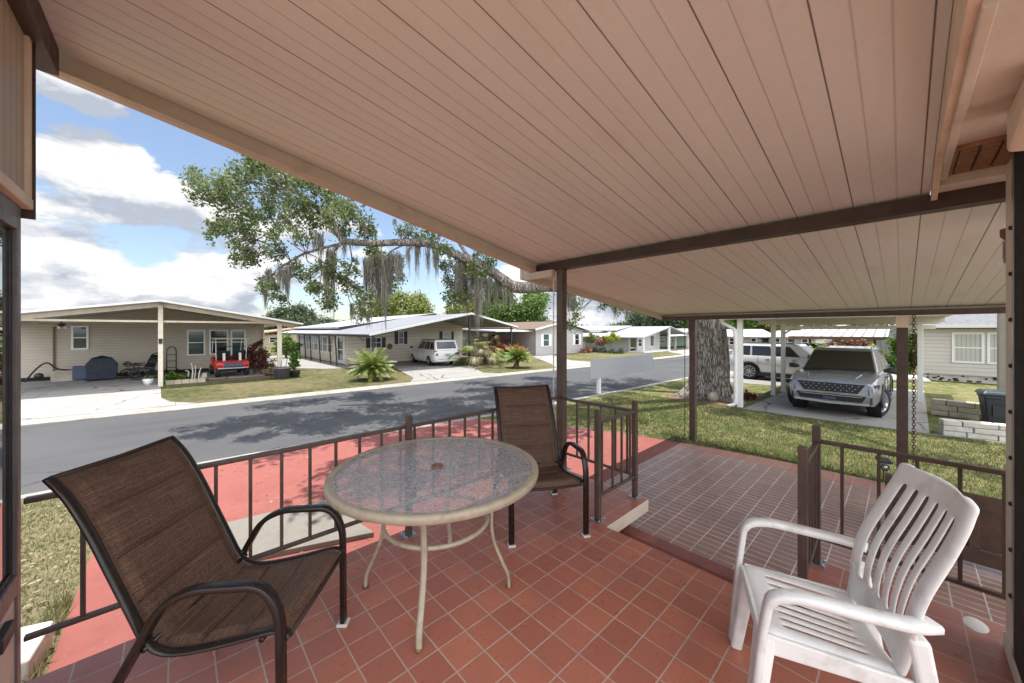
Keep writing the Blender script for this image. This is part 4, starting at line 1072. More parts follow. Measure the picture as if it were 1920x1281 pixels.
MB().tube([(.55, .28, .8), (.25, .28, 1.02)], .015, 6).build('steering_column', 'black_metal', gc)
MB().lathe([(.14, 0), (.155, .012), (.17, 0), (.155, -.012), (.14, 0)], 20, c=(.25, .28, 1.03)).build('steering_wheel', 'black_plastic', gc)
MB().tube([(-.62, -.54, 1.28), (-.62, .54, 1.28)], .015, 6).build('grab_rail', 'black_metal', gc)

def pot_plant(name, label, loc, r, hgt, m, leafs, lm='bush_leaf', grp=None, size=.11):
    t = thing(name, label, 'potted plant', loc, 0, grp)
    MB().lathe([(0, .02), (r * .72, 0), (r * .98, hgt * .9), (r * 1.06, hgt * .9), (r * 1.06, hgt), (r * .9, hgt), (r * .85, hgt * .8), (0, hgt * .8)], 20).build('pot', m, t)
    b = MB()
    for k in range(6):
        a = random.uniform(0, 6.28); b.tube([(0, 0, hgt * .8), (.1 * math.cos(a), .1 * math.sin(a), hgt + .3)], .008, 5)
    b.build('stem', 'stem', t)
    raw_mesh('foliage', leaves_at(clump_points(leafs, 55, .07), size), 4, lm, t)
    return t
pt = thing('plant_tub', 'wide grey plant tub at the foot of the right carport post', 'tub', (3.30, 17.72, G))
MB().lathe([(0, .02), (.24, 0), (.32, .42), (.36, .42), (.36, .47), (.29, .47), (.27, .35), (0, .35)], 20).build('tub', 'pot_grey', pt)
b = MB(); b.tube([(.1, 0, .35), (.2, .02, .9)], .012, 5); b.tube([(-.05, .05, .35), (.0, .1, .75)], .01, 5); b.build('stem', 'stem', pt)
pot_plant('potted_plant', 'leafy green plant in a small dark pot on the grass beside the grey tub', (3.80, 17.9, G), .22, .28, 'pot_dark', [(0, 0, .55, .20), (.05, 0, .80, .20), (-.05, 0, 1.0, .16)], size=.13)

def shrub(name, label, loc, clumps, lm, dens=40, sub=.1, size=.1, grp=None, cat='shrub', stems=5, hs=.5):
    t = thing(name, label, cat, loc, 0, grp)
    b = MB()
    for k in range(stems):
        c = clumps[k % len(clumps)]
        limb(b, [(random.uniform(-.06, .06), random.uniform(-.06, .06), 0), (c[0] * .4, c[1] * .4, c[2] * .5), (c[0], c[1], c[2])], .02 + .015 * hs, .006, 5)
    b.build('stem', 'stem', t)
    raw_mesh('foliage', leaves_at(clump_points(clumps, dens, sub), size), 4, lm, t)
    return t
shrub('red_leaf_shrub', 'tall bush with dark red and tan leaves at the corner of the tan house', (2.72, 20.4, G), [(0, 0, .6, .45), (-.3, 0, .55, .3), (.1, 0, 1.0, .38), (-.15, 0, 1.15, .28), (.25, 0, .8, .35), (.45, -.1, .45, .35), (.1, 0, 1.45, .18), (-.35, 0, .9, .2)], 'red_leaf', 32, .1, .10)
shrub('shrub', 'low straw coloured clump beside the grey plant tub', (3.05, 19.2, G), [(0, 0, .2, .25), (.2, 0, .15, .2)], 'dry_frond', 40, .08, .12)

# --- house 2
h = thing('mobile_home', 'cream house with a grey gabled carport roof, black posts and shutters, white minivan in front', 'house')
XR = 12.5; f2 = lambda x: 2.60 - (.202 if x < XR else .205) * abs(x - XR)
gable_roof(h, XR, f2(XR), 6.62, f2(6.62), 16.2, f2(16.2), 16.9, 24.3, .05, 'roof_grey')
b = MB(); b.hexa([(6.62, 24.3, f2(6.62) - .05), (9.6, 24.3, f2(9.6) - .05), (9.6, 37, f2(9.6) - .05), (6.62, 37, f2(6.62) - .05), (6.62, 24.3, f2(6.62)), (9.6, 24.3, f2(9.6)), (9.6, 37, f2(9.6)), (6.62, 37, f2(6.62))]); b.build('porch_roof', 'roof_white', h)
f2u = lambda x: 2.92 - .16 * abs(x - 14.6)
gable_roof(h, 14.6, f2u(14.6), 7.6, f2u(7.6) + .02, 19.2, f2u(19.2), 24.3, 37, .1, 'roof_white', 'upper_roof')
b = MB()
b.hexa([(7.6, 24.26, f2u(7.6) - .14), (14.6, 24.26, f2u(14.6) - .14), (14.6, 24.298, f2u(14.6) - .14), (7.6, 24.298, f2u(7.6) - .14), (7.6, 24.26, f2u(7.6) - .0), (14.6, 24.26, f2u(14.6)), (14.6, 24.298, f2u(14.6)), (7.6, 24.298, f2u(7.6))])
for (xa, xb) in ((6.62, XR), (XR, 16.2)):
    b.hexa([(xa, 16.86, f2(xa) - .13), (xb, 16.86, f2(xb) - .13), (xb, 16.9, f2(xb) - .13), (xa, 16.9, f2(xa) - .13), (xa, 16.86, f2(xa) - .075), (xb, 16.86, f2(xb) - .075), (xb, 16.9, f2(xb) - .075), (xa, 16.9, f2(xa) - .075)])
b.box(XR, 16.0, 17.06, 17.12, 1.66, 1.74); b.box(6.585, 6.62, 16.9, 37, f2(6.62) - .12, f2(6.62) - .03); b.build('dark_trim', 'black_metal', h)
b = MB()
for (xa, xb) in ((6.62, XR), (XR, 16.2)):
    b.hexa([(xa, 16.85, f2(xa) - .074), (xb, 16.85, f2(xb) - .074), (xb, 16.9, f2(xb) - .074), (xa, 16.9, f2(xa) - .074), (xa, 16.85, f2(xa) + .03), (xb, 16.85, f2(xb) + .03), (xb, 16.9, f2(xb) + .03), (xa, 16.9, f2(xa) + .03)])
b.build('fascia', 'white_paint', h)
b = MB(); gable_wall(b, 7.35, 15.6, G + .02, lambda x: f2(x) - .06, XR, 22.2); b.box(7.35, 7.5, 22.36, 34, G + .02, 1.45); b.box(15.45, 15.6, 22.36, 34, G + .02, 1.85); b.build('wall', 'siding_cream', h)
for (x, y, zt) in ((6.9, 17.09, f2(6.9) - .14), (XR, 17.09, f2(XR) - .1), (15.8, 17.09, f2(15.8) - .14), (16.0, 17.3, f2(16.0) - .14)):
    MB().box(x - .04, x + .04, y - .04, y + .04, G, zt).build('post', 'black_metal', h)
for y in (22.0, 23.1, 25.2, 27.3, 28.7, 30.2, 33.2):
    MB().bar((6.68, y, 1.28), (6.72, y - .22, G), .06, .06, up=(0, 1, 0)).build('post', 'black_metal', h)
# left porch: door and screened windows
b = MB(); b.box(7.31, 7.35, 22.05, 34, G + .02, .16); b.build('knee_wall', 'cream', h)
dr = MB(); dr.box(7.29, 7.34, 22.35, 23.75, G + .05, 1.28); do = dr.build('door', 'white_vinyl', h)
b = MB(); b.box(7.28, 7.289, 22.6, 23.5, .48, 1.15); b.box(7.28, 7.289, 22.6, 23.5, -.18, .42); b.build('pane', 'win_dark', do)
MB().box(7.25, 7.28, 23.55, 23.62, .38, .5).build('handle', 'steel', do)
for k in range(8):
    y0 = 24.6 + k * 1.05
    window(h, 'x', 7.33, y0 + .08, y0 + .92, .22, 1.15, 'win_grey', fw=.05, facing=-1, mull=(.5,))
window(h, 'y', 22.2, 8.82, 9.42, .55, 1.13, 'win_dark', 'white_vinyl', .05, True, -1, 'black_plastic', .26, (.5,))
window(h, 'y', 22.2, 10.62, 10.92, .74, 1.50, 'win_grey', 'white_vinyl', .04, True, -1, 'black_plastic', .24)
window(h, 'y', 22.2, 13.95, 14.55, .72, 1.5, 'win_blind', 'white_vinyl', .05, True, -1, 'black_plastic', .24)
MB().lathe([(0, .02), (.16, .02), (.18, 0)], 20, axis='y', c=(10.0, 22.17, .58)).build('wall_plaque', 'vent_brown', h)
for k in range(4):
    x = 8.03 + k * .10; MB().box(x, x + .05, 22.17, 22.195, 1.20 - k * .085, 1.27 - k * .085).build('house_number', 'black_metal', h)

# --- house 3
h = thing('mobile_home', 'grey sided house with a brown shingle roof and white shuttered windows beyond the cycad', 'house')
f3 = lambda x: 2.40 - .19 * abs(x - 24.3)
gable_roof(h, 24.3, f3(24.3), 20.7, f3(20.7), 28.0, f3(28.0), 19.6, 34, .09, 'shingle_brown')
b = MB()
for (xa, xb) in ((20.7, 24.3), (24.3, 28.0)):
    b.hexa([(xa, 19.55, f3(xa) - .12), (xb, 19.55, f3(xb) - .12), (xb, 19.6, f3(xb) - .12), (xa, 19.6, f3(xa) - .12), (xa, 19.55, f3(xa) + .01), (xb, 19.55, f3(xb) + .01), (xb, 19.6, f3(xb) + .01), (xa, 19.6, f3(xa) + .01)])
b.build('fascia', 'white_paint', h)
b = MB(); gable_wall(b, 21.2, 27.5, G, lambda x: f3(x) - .1, 24.3, 20.0); b.box(21.2, 21.35, 20.16, 33, G, 1.72); b.box(27.35, 27.5, 20.16, 33, G, 1.72); b.box(17.6, 21.19, 24.5, 24.65, G, 1.6); b.build('wall', 'siding_grey', h)
b = MB(); b.hexa([(17.2, 20.3, 1.50), (21.19, 20.3, 1.50), (21.19, 25, 1.66), (17.2, 25, 1.66), (17.2, 20.3, 1.60), (21.19, 20.3, 1.60), (21.19, 25, 1.76), (17.2, 25, 1.76)]); b.build('awning', 'white_paint', h)
MB().cyl((24.3, 24, 2.3), (24.3, 24, 2.58), .10, n=10).build('roof_vent', 'vent_brown', h)
window(h, 'y', 20.0, 22.1, 22.75, .33, 1.28, 'win_teal', 'white_vinyl', .05, True, -1, 'white_paint', .28)
window(h, 'y', 20.0, 26.3, 26.85, .33, 1.28, 'win_dark', 'white_vinyl', .05, True, -1, 'white_paint', .28)
window(h, 'y', 24.5, 19.9, 20.7, .3, 1.25, 'win_dark', 'white_vinyl', .06)
# --- house 4
h = thing('mobile_home', 'long pale grey house with a bright white metal roof beyond the blank sign', 'house')
f4 = lambda x: 2.02 - .185 * abs(x - 36.0)
gable_roof(h, 36.0, f4(36), 30.4, f4(30.4), 41.5, f4(41.5), 15.6, 20.6, .08, 'roof_white')
b = MB(); b.hexa([(30.4, 20.6, .90), (33.4, 20.6, 1.35), (33.4, 30, 1.35), (30.4, 30, .90), (30.4, 20.6, .98), (33.4, 20.6, 1.43), (33.4, 30, 1.43), (30.4, 30, .98)])
b.hexa([(32.8, 19.8, 1.55), (36, 19.8, 2.05), (36, 30, 2.05), (32.8, 30, 1.55), (32.8, 19.8, 1.62), (36, 19.8, 2.13), (36, 30, 2.13), (32.8, 30, 1.62)]); b.build('upper_roof', 'roof_white', h)
b = MB(); gable_wall(b, 32.2, 37.0, G, lambda x: f4(x) - .09, 36.0, 17.2); b.box(31.2, 31.35, 17.4, 29, G, .95); b.build('wall', 'siding_pale', h)
for (x, y) in ((30.7, 15.8), (36.0, 15.8), (41.0, 15.8)): MB().box(x - .09, x + .09, y - .09, y + .09, G, f4(x) - .08).build('post', 'white_paint', h)
MB().box(36.0, 41.2, 15.74, 15.86, 1.02, 1.20).build('tie_beam', 'white_paint', h); MB().box(30.6, 36, 15.6, 17.2, G, G + .12).build('porch_deck', 'white_paint', h)
window(h, 'y', 17.2, 32.5, 33.4, .1, .75, 'win_dark', 'white_vinyl', .05)
window(h, 'y', 17.2, 34.9, 35.6, .05, 1.05, 'win_dark', 'white_vinyl', .05, False, -1, None, 0, (.5,))
window(h, 'x', 31.2, 21.3, 21.9, .3, .75, 'win_dark', 'white_vinyl', .05, False)
b = MB(); b.box(31.16, 31.2, 22.6, 27.5, G, .88); b.build('garage_door', 'siding_pale', h)
b = MB(); b.box(31.13, 31.2, 22.45, 22.58, G, .92); b.build('corner_trim', 'white_paint', h)
# --- house 5 and the far row
h = thing('mobile_home', 'green walled house with a white roof at the far end of the street', 'house')
MB().box(41.5, 52, 20.0, 27, G, 1.05).build('wall', 'siding_green', h)
gable_roof(h, 47, 1.85, 40.6, 1.05, 53, 1.05, 17.0, 27.5, .1, 'roof_white')
for x in (41.2, 44.6): MB().box(x - .1, x + .1, 17.3, 17.5, G, 1.05).build('post', 'white_paint', h)
window(h, 'y', 20.0, 43.2, 44.1, .1, .8, 'win_dark', 'white_vinyl', .06)
window(h, 'y', 20.0, 46.2, 47.1, .1, .8, 'win_dark', 'white_vinyl', .06)
h = thing('mobile_home', 'tan house with a white roof far behind the white SUV', 'house')
MB().box(44, 50, 9.9, 14.6, G - .1, .95).build('wall', 'house_tan', h)
b = MB(); b.hexa([(43.6, 9.4, .86), (50, 9.4, .86), (50, 15, .86), (43.6, 15, .86), (43.6, 9.4, .95), (47, 10.4, 1.75), (47, 14.6, 1.75), (43.6, 15, .95)]); b.build('roof', 'roof_white', h)
window(h, 'x', 44, 10.3, 10.7, .1, .75, 'win_dark', 'white_vinyl', .06); window(h, 'x', 44, 12.2, 12.7, .1, .75, 'win_dark', 'white_vinyl', .06); window(h, 'x', 44, 13.3, 13.8, .0, .8, 'win_teal', 'white_vinyl', .06)
h = thing('mobile_home', 'pale house with a white gabled front far behind the carport posts', 'house')
MB().box(44.5, 50, 5.6, 9.3, G - .1, .95).build('wall', 'siding_grey', h)
b = MB(); b.hexa([(44, 5.2, .88), (50, 5.2, .88), (50, 9.6, .88), (44, 9.6, .88), (44, 5.2, .96), (47, 6, 1.6), (47, 9, 1.6), (44, 9.6, .96)]); b.build('roof', 'roof_white', h)
window(h, 'x', 44.5, 8.4, 8.8, .1, .75, 'win_dark', 'white_vinyl', .06); window(h, 'x', 44.5, 7.2, 7.7, .1, .75, 'win_dark', 'white_vinyl', .06); window(h, 'x', 44.5, 6.2, 6.6, .1, .75, 'win_dark', 'white_vinyl', .06)
h = thing('lake_house', 'low far house with a tan roof glimpsed past the corner of the tan house', 'house')
MB().box(8, 22, 62, 70, G, 1.0).build('wall', 'house_tan', h)
gable_roof(h, 15, 2.3, 7, 1.1, 23, 1.1, 61, 71, .2, 'awning_tan')
window(h, 'y', 62, 10, 12, -.1, .6, 'win_dark'); window(h, 'y', 62, 16, 18, -.1, .6, 'win_dark')
# --- striped carport and white shed wall
h = thing('striped_carport', 'open carport with a striped white and brown roof behind the grey car', 'carport')
MB().hexa([(27.0, .5, 1.22), (31.2, .5, 1.66), (31.2, 4.6, 1.66), (27.0, 4.6, 1.22), (27.0, .5, 1.26), (31.2, .5, 1.70), (31.2, 4.6, 1.70), (27.0, 4.6, 1.26)]).build('roof', 'roof_striped', h)
MB().box(26.94, 27.0, .45, 4.65, 1.10, 1.25).build('fascia', 'vent_brown', h)
for y, m_ in ((4.42, 'vent_brown'), (3.66, 'black_metal'), (1.0, 'black_metal')): MB().box(27.02, 27.12, y - .05, y + .05, G - .1, 1.20).build('post', m_, h)
h = thing('storage_shed', 'white panelled shed wall under the striped carport roof', 'shed')
MB().box(31.3, 34, -.6, 3.1, G - .1, 1.58).build('wall', 'shed_white', h)
window(h, 'x', 31.3, 2.7, 3.0, .2, 1.2, 'win_blind', 'white_vinyl', .06, False)
MB().box(31.2, 34.2, -.7, 3.2, 1.581, 1.66).build('roof', 'roof_white', h)
# --- neighbour's house on the right
h = thing('mobile_home', 'pale lap sided house with paired windows and dark pierced skirting blocks at the right', 'house')
MB().box(22.5, 30, -12, -.55, -.16, 1.70).build('wall', 'siding_neighbour', h)
b = MB(); b.hexa([(22.1, -12.3, 1.72), (30.4, -12.3, 1.72), (30.4, -.45, 1.72), (22.1, -.45, 1.72), (22.1, -12.3, 1.82), (26, -12.3, 2.75), (26, -.45, 2.75), (22.1, -.45, 1.82)]); b.build('roof', 'shingle_grey', h)
b = MB(); b.box(22.04, 22.1, -12.3, -.45, 1.70, 1.83); b.build('fascia', 'white_paint', h)
b = MB(); b.box(22.1, 22.49, -12, -.5, 1.66, 1.70); b.build('eave_shadow_strip', 'vent_brown', h)  # brown strip standing in for the shadow under the eave
window(h, 'x', 22.5, -2.05, -1.40, .40, 1.45, 'win_blind', 'white_vinyl', .07)
window(h, 'x', 22.5, -2.92, -2.25, .40, 1.45, 'win_blind', 'white_vinyl', .07)
MB().box(22.56, 29.9, -11.9, -.6, G - .1, -.16).build('skirting', 'stone_white', h)
for k in range(46):
    y = -.62 - random.random() * 5.5; z = random.choice((-.22, -.28, -.34, -.40)); w_ = random.uniform(.05, .14)
    MB().box(22.545, 22.565, y - w_, y, z, z + .055).build('skirting_gap', 'dark_gap', h)

# --- neighbour's carport
h = thing('neighbour_carport', 'cream flat roofed carport on slim white posts over the grey car', 'carport')
b = MB(); b.box(10.55, 17.7, -.75, 3.3, 1.93, 1.99); b.build('roof', 'cream_clean', h)
for q in ((17.45, 17.55, -.72, 3.2, 1.64, 1.76), (17.71, 17.78, -.75, 3.3, 1.80, 2.0), (14.0, 14.1, -.72, 3.2, 1.80, 1.929), (15.5, 15.6, -.72, 3.2, 1.78, 1.929), (10.50, 10.549, -.78, 3.3, 1.88, 2.02)):
    MB().box(*q).build('beam', 'cream_clean', h)
for (x, y) in ((10.80, 2.88), (13.54, 2.71), (14.62, 2.66), (15.24, -.34)):
    w_ = .055 if x > 11 else .06
    MB().box(x - w_, x + w_, y - w_, y + w_, G + .01, 1.929 if x not in (14.0,) else 1.8).build('post', 'white_paint', h, bevel=.008)
b = MB(); b.tube(fillet([(10.72, 3.30, 1.94), (10.72, 3.28, 1.80), (10.72, 2.98, 1.62), (10.70, 2.96, 1.4), (10.70, 2.96, G + .10), (10.60, 3.10, G + .03)], .06), .045, 8); b.build('downspout', 'white_paint', h)
for s_ in (1, -1):
    MB().bar((14.62, 2.66 + .02 * s_, 1.45), (14.62, 2.66 - .42, 1.78), .05, .05).build('brace', 'white_paint', h) if s_ > 0 else None
M['taupe'] = mat('taupe', (.30, .26, .21), .7, 0, .08, 4)
h = thing('wall_column', 'wide taupe square column rising behind the trash bin', 'column', (14.5, -1.70, G))
MB().box(-.14, .14, -.125, .135, 0, 2.45).build('shaft', 'taupe', h, bevel=.006)
MB().box(-.17, .17, -.155, .165, 0, .08).build('base', 'taupe', h)
# planters of long stone blocks
def stone_planter(label, p, q, hgt, th=.22, m='stone_white', rows=3):
    t = thing('stone_planter', label, 'planter', (p[0], p[1], G))
    d = Vector((q[0] - p[0], q[1] - p[1], 0)); L = d.length; d.normalize(); ang = math.atan2(d.y, d.x)
    t.rotation_euler = (0, 0, ang)
    hr_ = hgt / rows
    for r_ in range(rows):
        x = -.02 if r_ % 2 else -.15
        while x < L:
            w_ = random.uniform(.35, .5); x0, x1 = max(0, x), min(L, x + w_)
            if x1 - x0 > .04: MB().box(x0 + .006, x1 - .006, -th / 2 - random.uniform(0, .012), th / 2 + random.uniform(0, .012), r_ * hr_ + .006, (r_ + 1) * hr_).build('block', m, t, bevel=.012)
            x += w_
    MB().box(.02, L - .02, -th / 2 + .02, th / 2 - .02, 0, hgt - .01).build('mortar_core', 'pot_dark', t)
    return t
stone_planter('low wall of pale stone blocks in front of the trash bin', (10.86, -.50), (11.6, -3.4), .30)
stone_planter('low wall of tan stone blocks behind, left of the trash bin', (13.35, -.48), (12.95, -2.6), .38, m='stone_tan')
# trash bin
t = thing('trash_bin', 'dark wheeled trash bin with a flared lid behind the low stone wall', 'trash bin', (12.35, -1.42, G), RD(95))
MB().loft([[(-.30 * k, -.25 * k, z), (.30 * k, -.25 * k, z), (.30 * k, .25 * k, z), (-.30 * k, .25 * k, z)] for k, z in ((.82, .03), (1.0, .62), (1.06, .64), (1.06, .70))], smooth=False).build('body', 'trash', t, bevel=.02)
MB().hexa([(-.37, -.31, .70), (.36, -.31, .70), (.36, .30, .70), (-.37, .30, .70), (-.31, -.25, .78), (.30, -.25, .78), (.30, .25, .78), (-.31, .25, .78)]).build('lid', 'trash', t, bevel=.03)
for s_ in (-1, 1): MB().lathe([(0, -.03), (.09, -.03), (.09, .03), (0, .03)], 14, axis='x', c=(s_ * .22, -.24, .09)).build('wheel', 'rubber', t)
MB().box(-.2, .2, .251, .262, .28, .5).build('panel', 'black_plastic', t)

# --- blank grey sign board on a white post
t = thing('sign_board', 'long blank pale grey sign board on a short white post at the kerb', 'sign', (9.95, 6.62, G))
MB().box(-.05, .05, -.05, .05, 0, .50).build('post', 'white_paint', t)
MB().box(-.54, 3.6, -.07, -.052, .50, 1.12).build('board', 'sign_grey', t, bevel=.004)
# ================================================================== VEHICLES
def wheel(par, x, y, s_, r, w, steer=0., spokes=10, rim='alloy', name='wheel'):
    wo = bpy.data.objects.new(name, None)
    tyre = MB(); T = Matrix.Translation((x, y, r)) @ Matrix.Rotation(steer, 4, 'Z'); tyre.T = T
    tyre.lathe([(r * .66, -w / 2 + .01), (r * .9, -w / 2), (r * .98, -w / 2 + .03), (r, -w / 4), (r, w / 4), (r * .98, w / 2 - .03), (r * .9, w / 2), (r * .66, w / 2 - .01), (r * .6, 0)], 28, axis='y', close=True)
    o = tyre.build('wheel', 'rubber', par)
    rm = MB(); rm.T = T
    yo = s_ * (w / 2 - .03)
    rm.lathe([(r * .67, s_ * (w / 2 - .008)), (r * .62, s_ * (w / 2 - .006)), (r * .58, yo - s_ * .05)], 28, axis='y')
    for k in range(spokes):
        a = 2 * math.pi * k / spokes
        rm.bar((r * .08 * math.cos(a), yo, r * .08 * math.sin(a)), (r * .64 * math.cos(a + .12), yo + s_ * .012, r * .64 * math.sin(a + .12)), r * .10, .022, up=(0, 1, 0))
    rm.lathe([(0, yo + s_ * .02), (r * .15, yo + s_ * .014), (r * .17, yo)], 16, axis='y')
    rm.build('rim', rim, o)
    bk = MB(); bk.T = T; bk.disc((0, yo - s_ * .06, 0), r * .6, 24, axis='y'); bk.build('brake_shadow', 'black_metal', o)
    return o

def lerp(a, b, k): return tuple(a[i] + (b[i] - a[i]) * k for i in range(3))
def cut_wheels(o, cuts, r, wd):
    """wheel wells cut into the body mesh (boolean baked into the mesh)"""
    for (x, y) in cuts:
        c = MB(); s_ = 1 if y > 0 else -1
        c.lathe([(0, -.34), (r, -.34), (r, .34), (0, .34)], 28, axis='y', c=(x, y + s_ * .12, r * .86), smooth=False)
        bm_ = c.build('cutter', 'rubber', o.parent)
        md = o.modifiers.new('b', 'BOOLEAN'); md.operation = 'DIFFERENCE'; md.object = bm_; md.solver = 'EXACT'
        dg = bpy.context.evaluated_depsgraph_get()
        me = bpy.data.meshes.new_from_object(o.evaluated_get(dg))
        o.modifiers.clear(); o.data = me
        bpy.data.objects.remove(bm_, do_unlink=True)
def car(name, label, loc, rz, sc, P, group=None):
    """P: paint, L, W, H, belt, hood profile, cabin, wheel xs"""
    t = thing(name, label, P.get('cat', 'car'), loc, rz, group)
    t.scale = (sc, sc, sc)
    L, W, H = P['L'], P['W'], P['H']; hw_ = W / 2
    rings = []
    for (x, kw, zb, zt) in P['body']:
        w_ = hw_ * kw
        zm = zb + (zt - zb) * .5
        rings.append([(x, -w_ * .90, zb), (x, -w_ * .985, zb + (zt - zb) * .2), (x, -w_, zm), (x, -w_ * .985, zb + (zt - zb) * .8), (x, -w_ * .93, zt - .015), (x, -w_ * .80, zt), (x, 0, zt + P.get('crown', .03)),
                      (x, w_ * .80, zt), (x, w_ * .93, zt - .015), (x, w_ * .985, zb + (zt - zb) * .8), (x, w_, zm), (x, w_ * .985, zb + (zt - zb) * .2), (x, w_ * .90, zb)])
    b = MB().loft(rings)
    bo = b.build('body', P['paint'], t)
    cut_wheels(bo, [(x, s_ * (hw_ - .06)) for x in P['wx'] for s_ in (-1, 1)], P['wr'] * 1.10, .3)
    md = bo.modifiers.new('bevel', 'BEVEL'); md.width = .012; md.segments = 2; md.limit_method = 'ANGLE'; md.angle_limit = RD(50)
    # cabin: belt ring to roof ring
    xb0, xb1, xr0, xr1 = P['cab']   # rear belt, front belt, rear roof, front roof
    zb, zr = P['belt'], H
    wb, wr = hw_ * .93, hw_ * P.get('roofw', .72)
    A = [(xb1, -wb * .94, zb), (xb1, wb * .94, zb), (xb0, wb * .96, zb), (xb0, -wb * .96, zb)]
    B = [(xr1, -wr, zr - .06), (xr1, wr, zr - .06), (xr0, wr, zr - .05), (xr0, -wr, zr - .05)]
    Cc = [(xr1 - .10, -wr * .86, zr), (xr1 - .10, wr * .86, zr), (xr0 + .06, wr * .86, zr - .005), (xr0 + .06, -wr * .86, zr - .005)]
    cb = MB(); cb.loft([A, B, Cc], smooth=False); cb.build('cabin', P['paint'], t, bevel=.05, bseg=3)
    def pane(nm, q0, q1, q2, q3, m_, u0, u1, v0, v1, par=t, off=.006):
        """bilinear patch on face q0-q1 (bottom) q3-q2 (top)"""
        q = lambda u, v: Vector(lerp(lerp(q0, q1, u), lerp(q3, q2, u), v))
        pts = [q(u0, v0), q(u1, v0), q(u1, v1), q(u0, v1)]
        n_ = (pts[1] - pts[0]).cross(pts[3] - pts[0]).normalized()
        c = sum(pts, Vector()) / 4; ctr = Vector(((xb0 + xb1) / 2, 0, (zb + zr) / 2))
        if n_.dot(c - ctr) < 0: n_ = -n_
        pp = [p + n_ * off for p in pts]; pi_ = [p - n_ * .01 for p in pts]
        return MB().hexa(pi_ + pp).build(nm, m_, par, bevel=.02 if nm != 'pillar' else 0)
    G_ = P.get('glass', 'car_glass')
    pane('windshield', A[0], A[1], B[1], B[0], G_, .03, .97, .04, .97)
    pane('rear_window', A[2], A[3], B[3], B[2], G_, .08, .92, P.get('rw0', .10), .90)
    for s_, (i, j) in ((-1, (3, 0)), (1, (2, 1))):
        for k, (u0, u1) in enumerate(P['side']):
            pane('window', A[i], A[j], B[j], B[i], P.get('sglass', 'car_glass'), u0, u1, .08, .90)
        # door seams, handles
        for x in P.get('seams', []):
            MB().box(x - .006, x + .006, s_ * (hw_ * .992), s_ * (hw_ * 1.002), .36, zb - .03).build('door_seam', 'dark_gap', t)
        for x in P.get('handles', []):
            MB().box(x - .09, x + .09, s_ * (hw_ * .985), s_ * (hw_ * 1.018), zb - .14, zb - .11).build('handle', P.get('handle_m', 'black_plastic'), t, bevel=.008)
        # mirrors
        mx = xb1 - .22
        mb_ = MB(); mb_.loft([[(mx - .07, s_ * hw_ * .96, zb + .05), (mx + .05, s_ * hw_ * .96, zb + .05), (mx + .05, s_ * hw_ * .96, zb + .12), (mx - .07, s_ * hw_ * .96, zb + .12)], [(mx - .09, s_ * (hw_ + .10), zb + .03), (mx + .06, s_ * (hw_ + .10), zb + .03), (mx + .05, s_ * (hw_ + .10), zb + .18), (mx - .09, s_ * (hw_ + .10), zb + .18)], [(mx - .08, s_ * (hw_ + .21), zb + .05), (mx + .04, s_ * (hw_ + .21), zb + .05), (mx + .03, s_ * (hw_ + .21), zb + .17), (mx - .08, s_ * (hw_ + .21), zb + .17)]], smooth=False)
        mb_.build('mirror', P.get('mirror_m', 'black_plastic'), t, bevel=.025)
        if P.get('rails'):
            MB().tube([(xr0 + .12, s_ * wr * .93, zr - .03), (xr0 + .22, s_ * wr * .93, zr + .025), (xr1 - .28, s_ * wr * .93, zr + .025), (xr1 - .14, s_ * wr * .93, zr - .03)], .018, 6).build('roof_rail', P['rails'], t)
        if P.get('sill'):
            b = MB(); b.box(P['wx'][1] + .4, P['wx'][0] - .4, s_ * (hw_ * .93), s_ * (hw_ * 1.004), .24, .40); b.build('sill', P['sill'], t, bevel=.02)
        if P.get('arch'):
            for x in P['wx']:
                b = MB(); r_ = P['wr'] * 1.12
                P_ = [(x + r_ * math.cos(a), s_ * (hw_ * .985), P['wr'] + r_ * math.sin(a)) for a in [RD(-12 + 204 * k / 18) for k in range(19)]]
                b.tube(P_, .035, 6); b.build('arch_trim', P['arch'], t)
    for k, x in enumerate(P['wx']):
        for s_ in (-1, 1):
            rw = P['wr'] * 1.085; ww = MB(); ww.lathe([(0, -.27), (rw, -.27), (rw, .0)], 28, axis='y', c=(x, s_ * (hw_ - .02), P['wr'] * .95)) if s_ > 0 else ww.lathe([(0, .27), (rw, .27), (rw, .0)], 28, axis='y', c=(x, s_ * (hw_ - .02), P['wr'] * .95))
            ww.build('wheel_well', 'dark_gap', t)
            wheel(t, x, s_ * (hw_ - .115), s_, P['wr'], .22, P.get('steer', 0) if k == 0 else 0, P.get('spokes', 10), P.get('rim', 'alloy'))
    MB().box(P['wx'][1] + .3, P['wx'][0] - .3, -hw_ * .7, hw_ * .7, .18, .32).build('underbody', 'black_plastic', t)
    return t
# --- grey SUV facing the camera
SUV = dict(paint='paint_grey', L=4.8, W=1.90, H=1.74, belt=1.09, crown=.045,
    body=[(-2.38, .80, .50, .90), (-2.30, .93, .38, 1.06), (-2.0, .98, .32, 1.10), (-1.0, 1., .30, 1.10), (.9, 1., .30, 1.10), (1.25, 1., .30, 1.10), (1.8, .985, .31, 1.06), (2.15, .96, .33, 1.02), (2.32, .92, .36, .97), (2.40, .88, .42, .90)],
    cab=(-2.28, 1.22, -2.02, .38), roofw=.70, glass='car_glass_brown', side=[(.06, .27), (.30, .56), (.58, .86)], seams=[-.95, .08, 1.05], handles=[-.6, .42],
    wx=(1.42, -1.40), wr=.395, steer=RD(-20), rails='steel', sill='black_plastic', arch='black_plastic', spokes=10)
cv = car('parked_car', 'light grey SUV facing the camera under the neighbouring carport', (13.30, 1.08, G + .014), RD(178), .88, SUV)
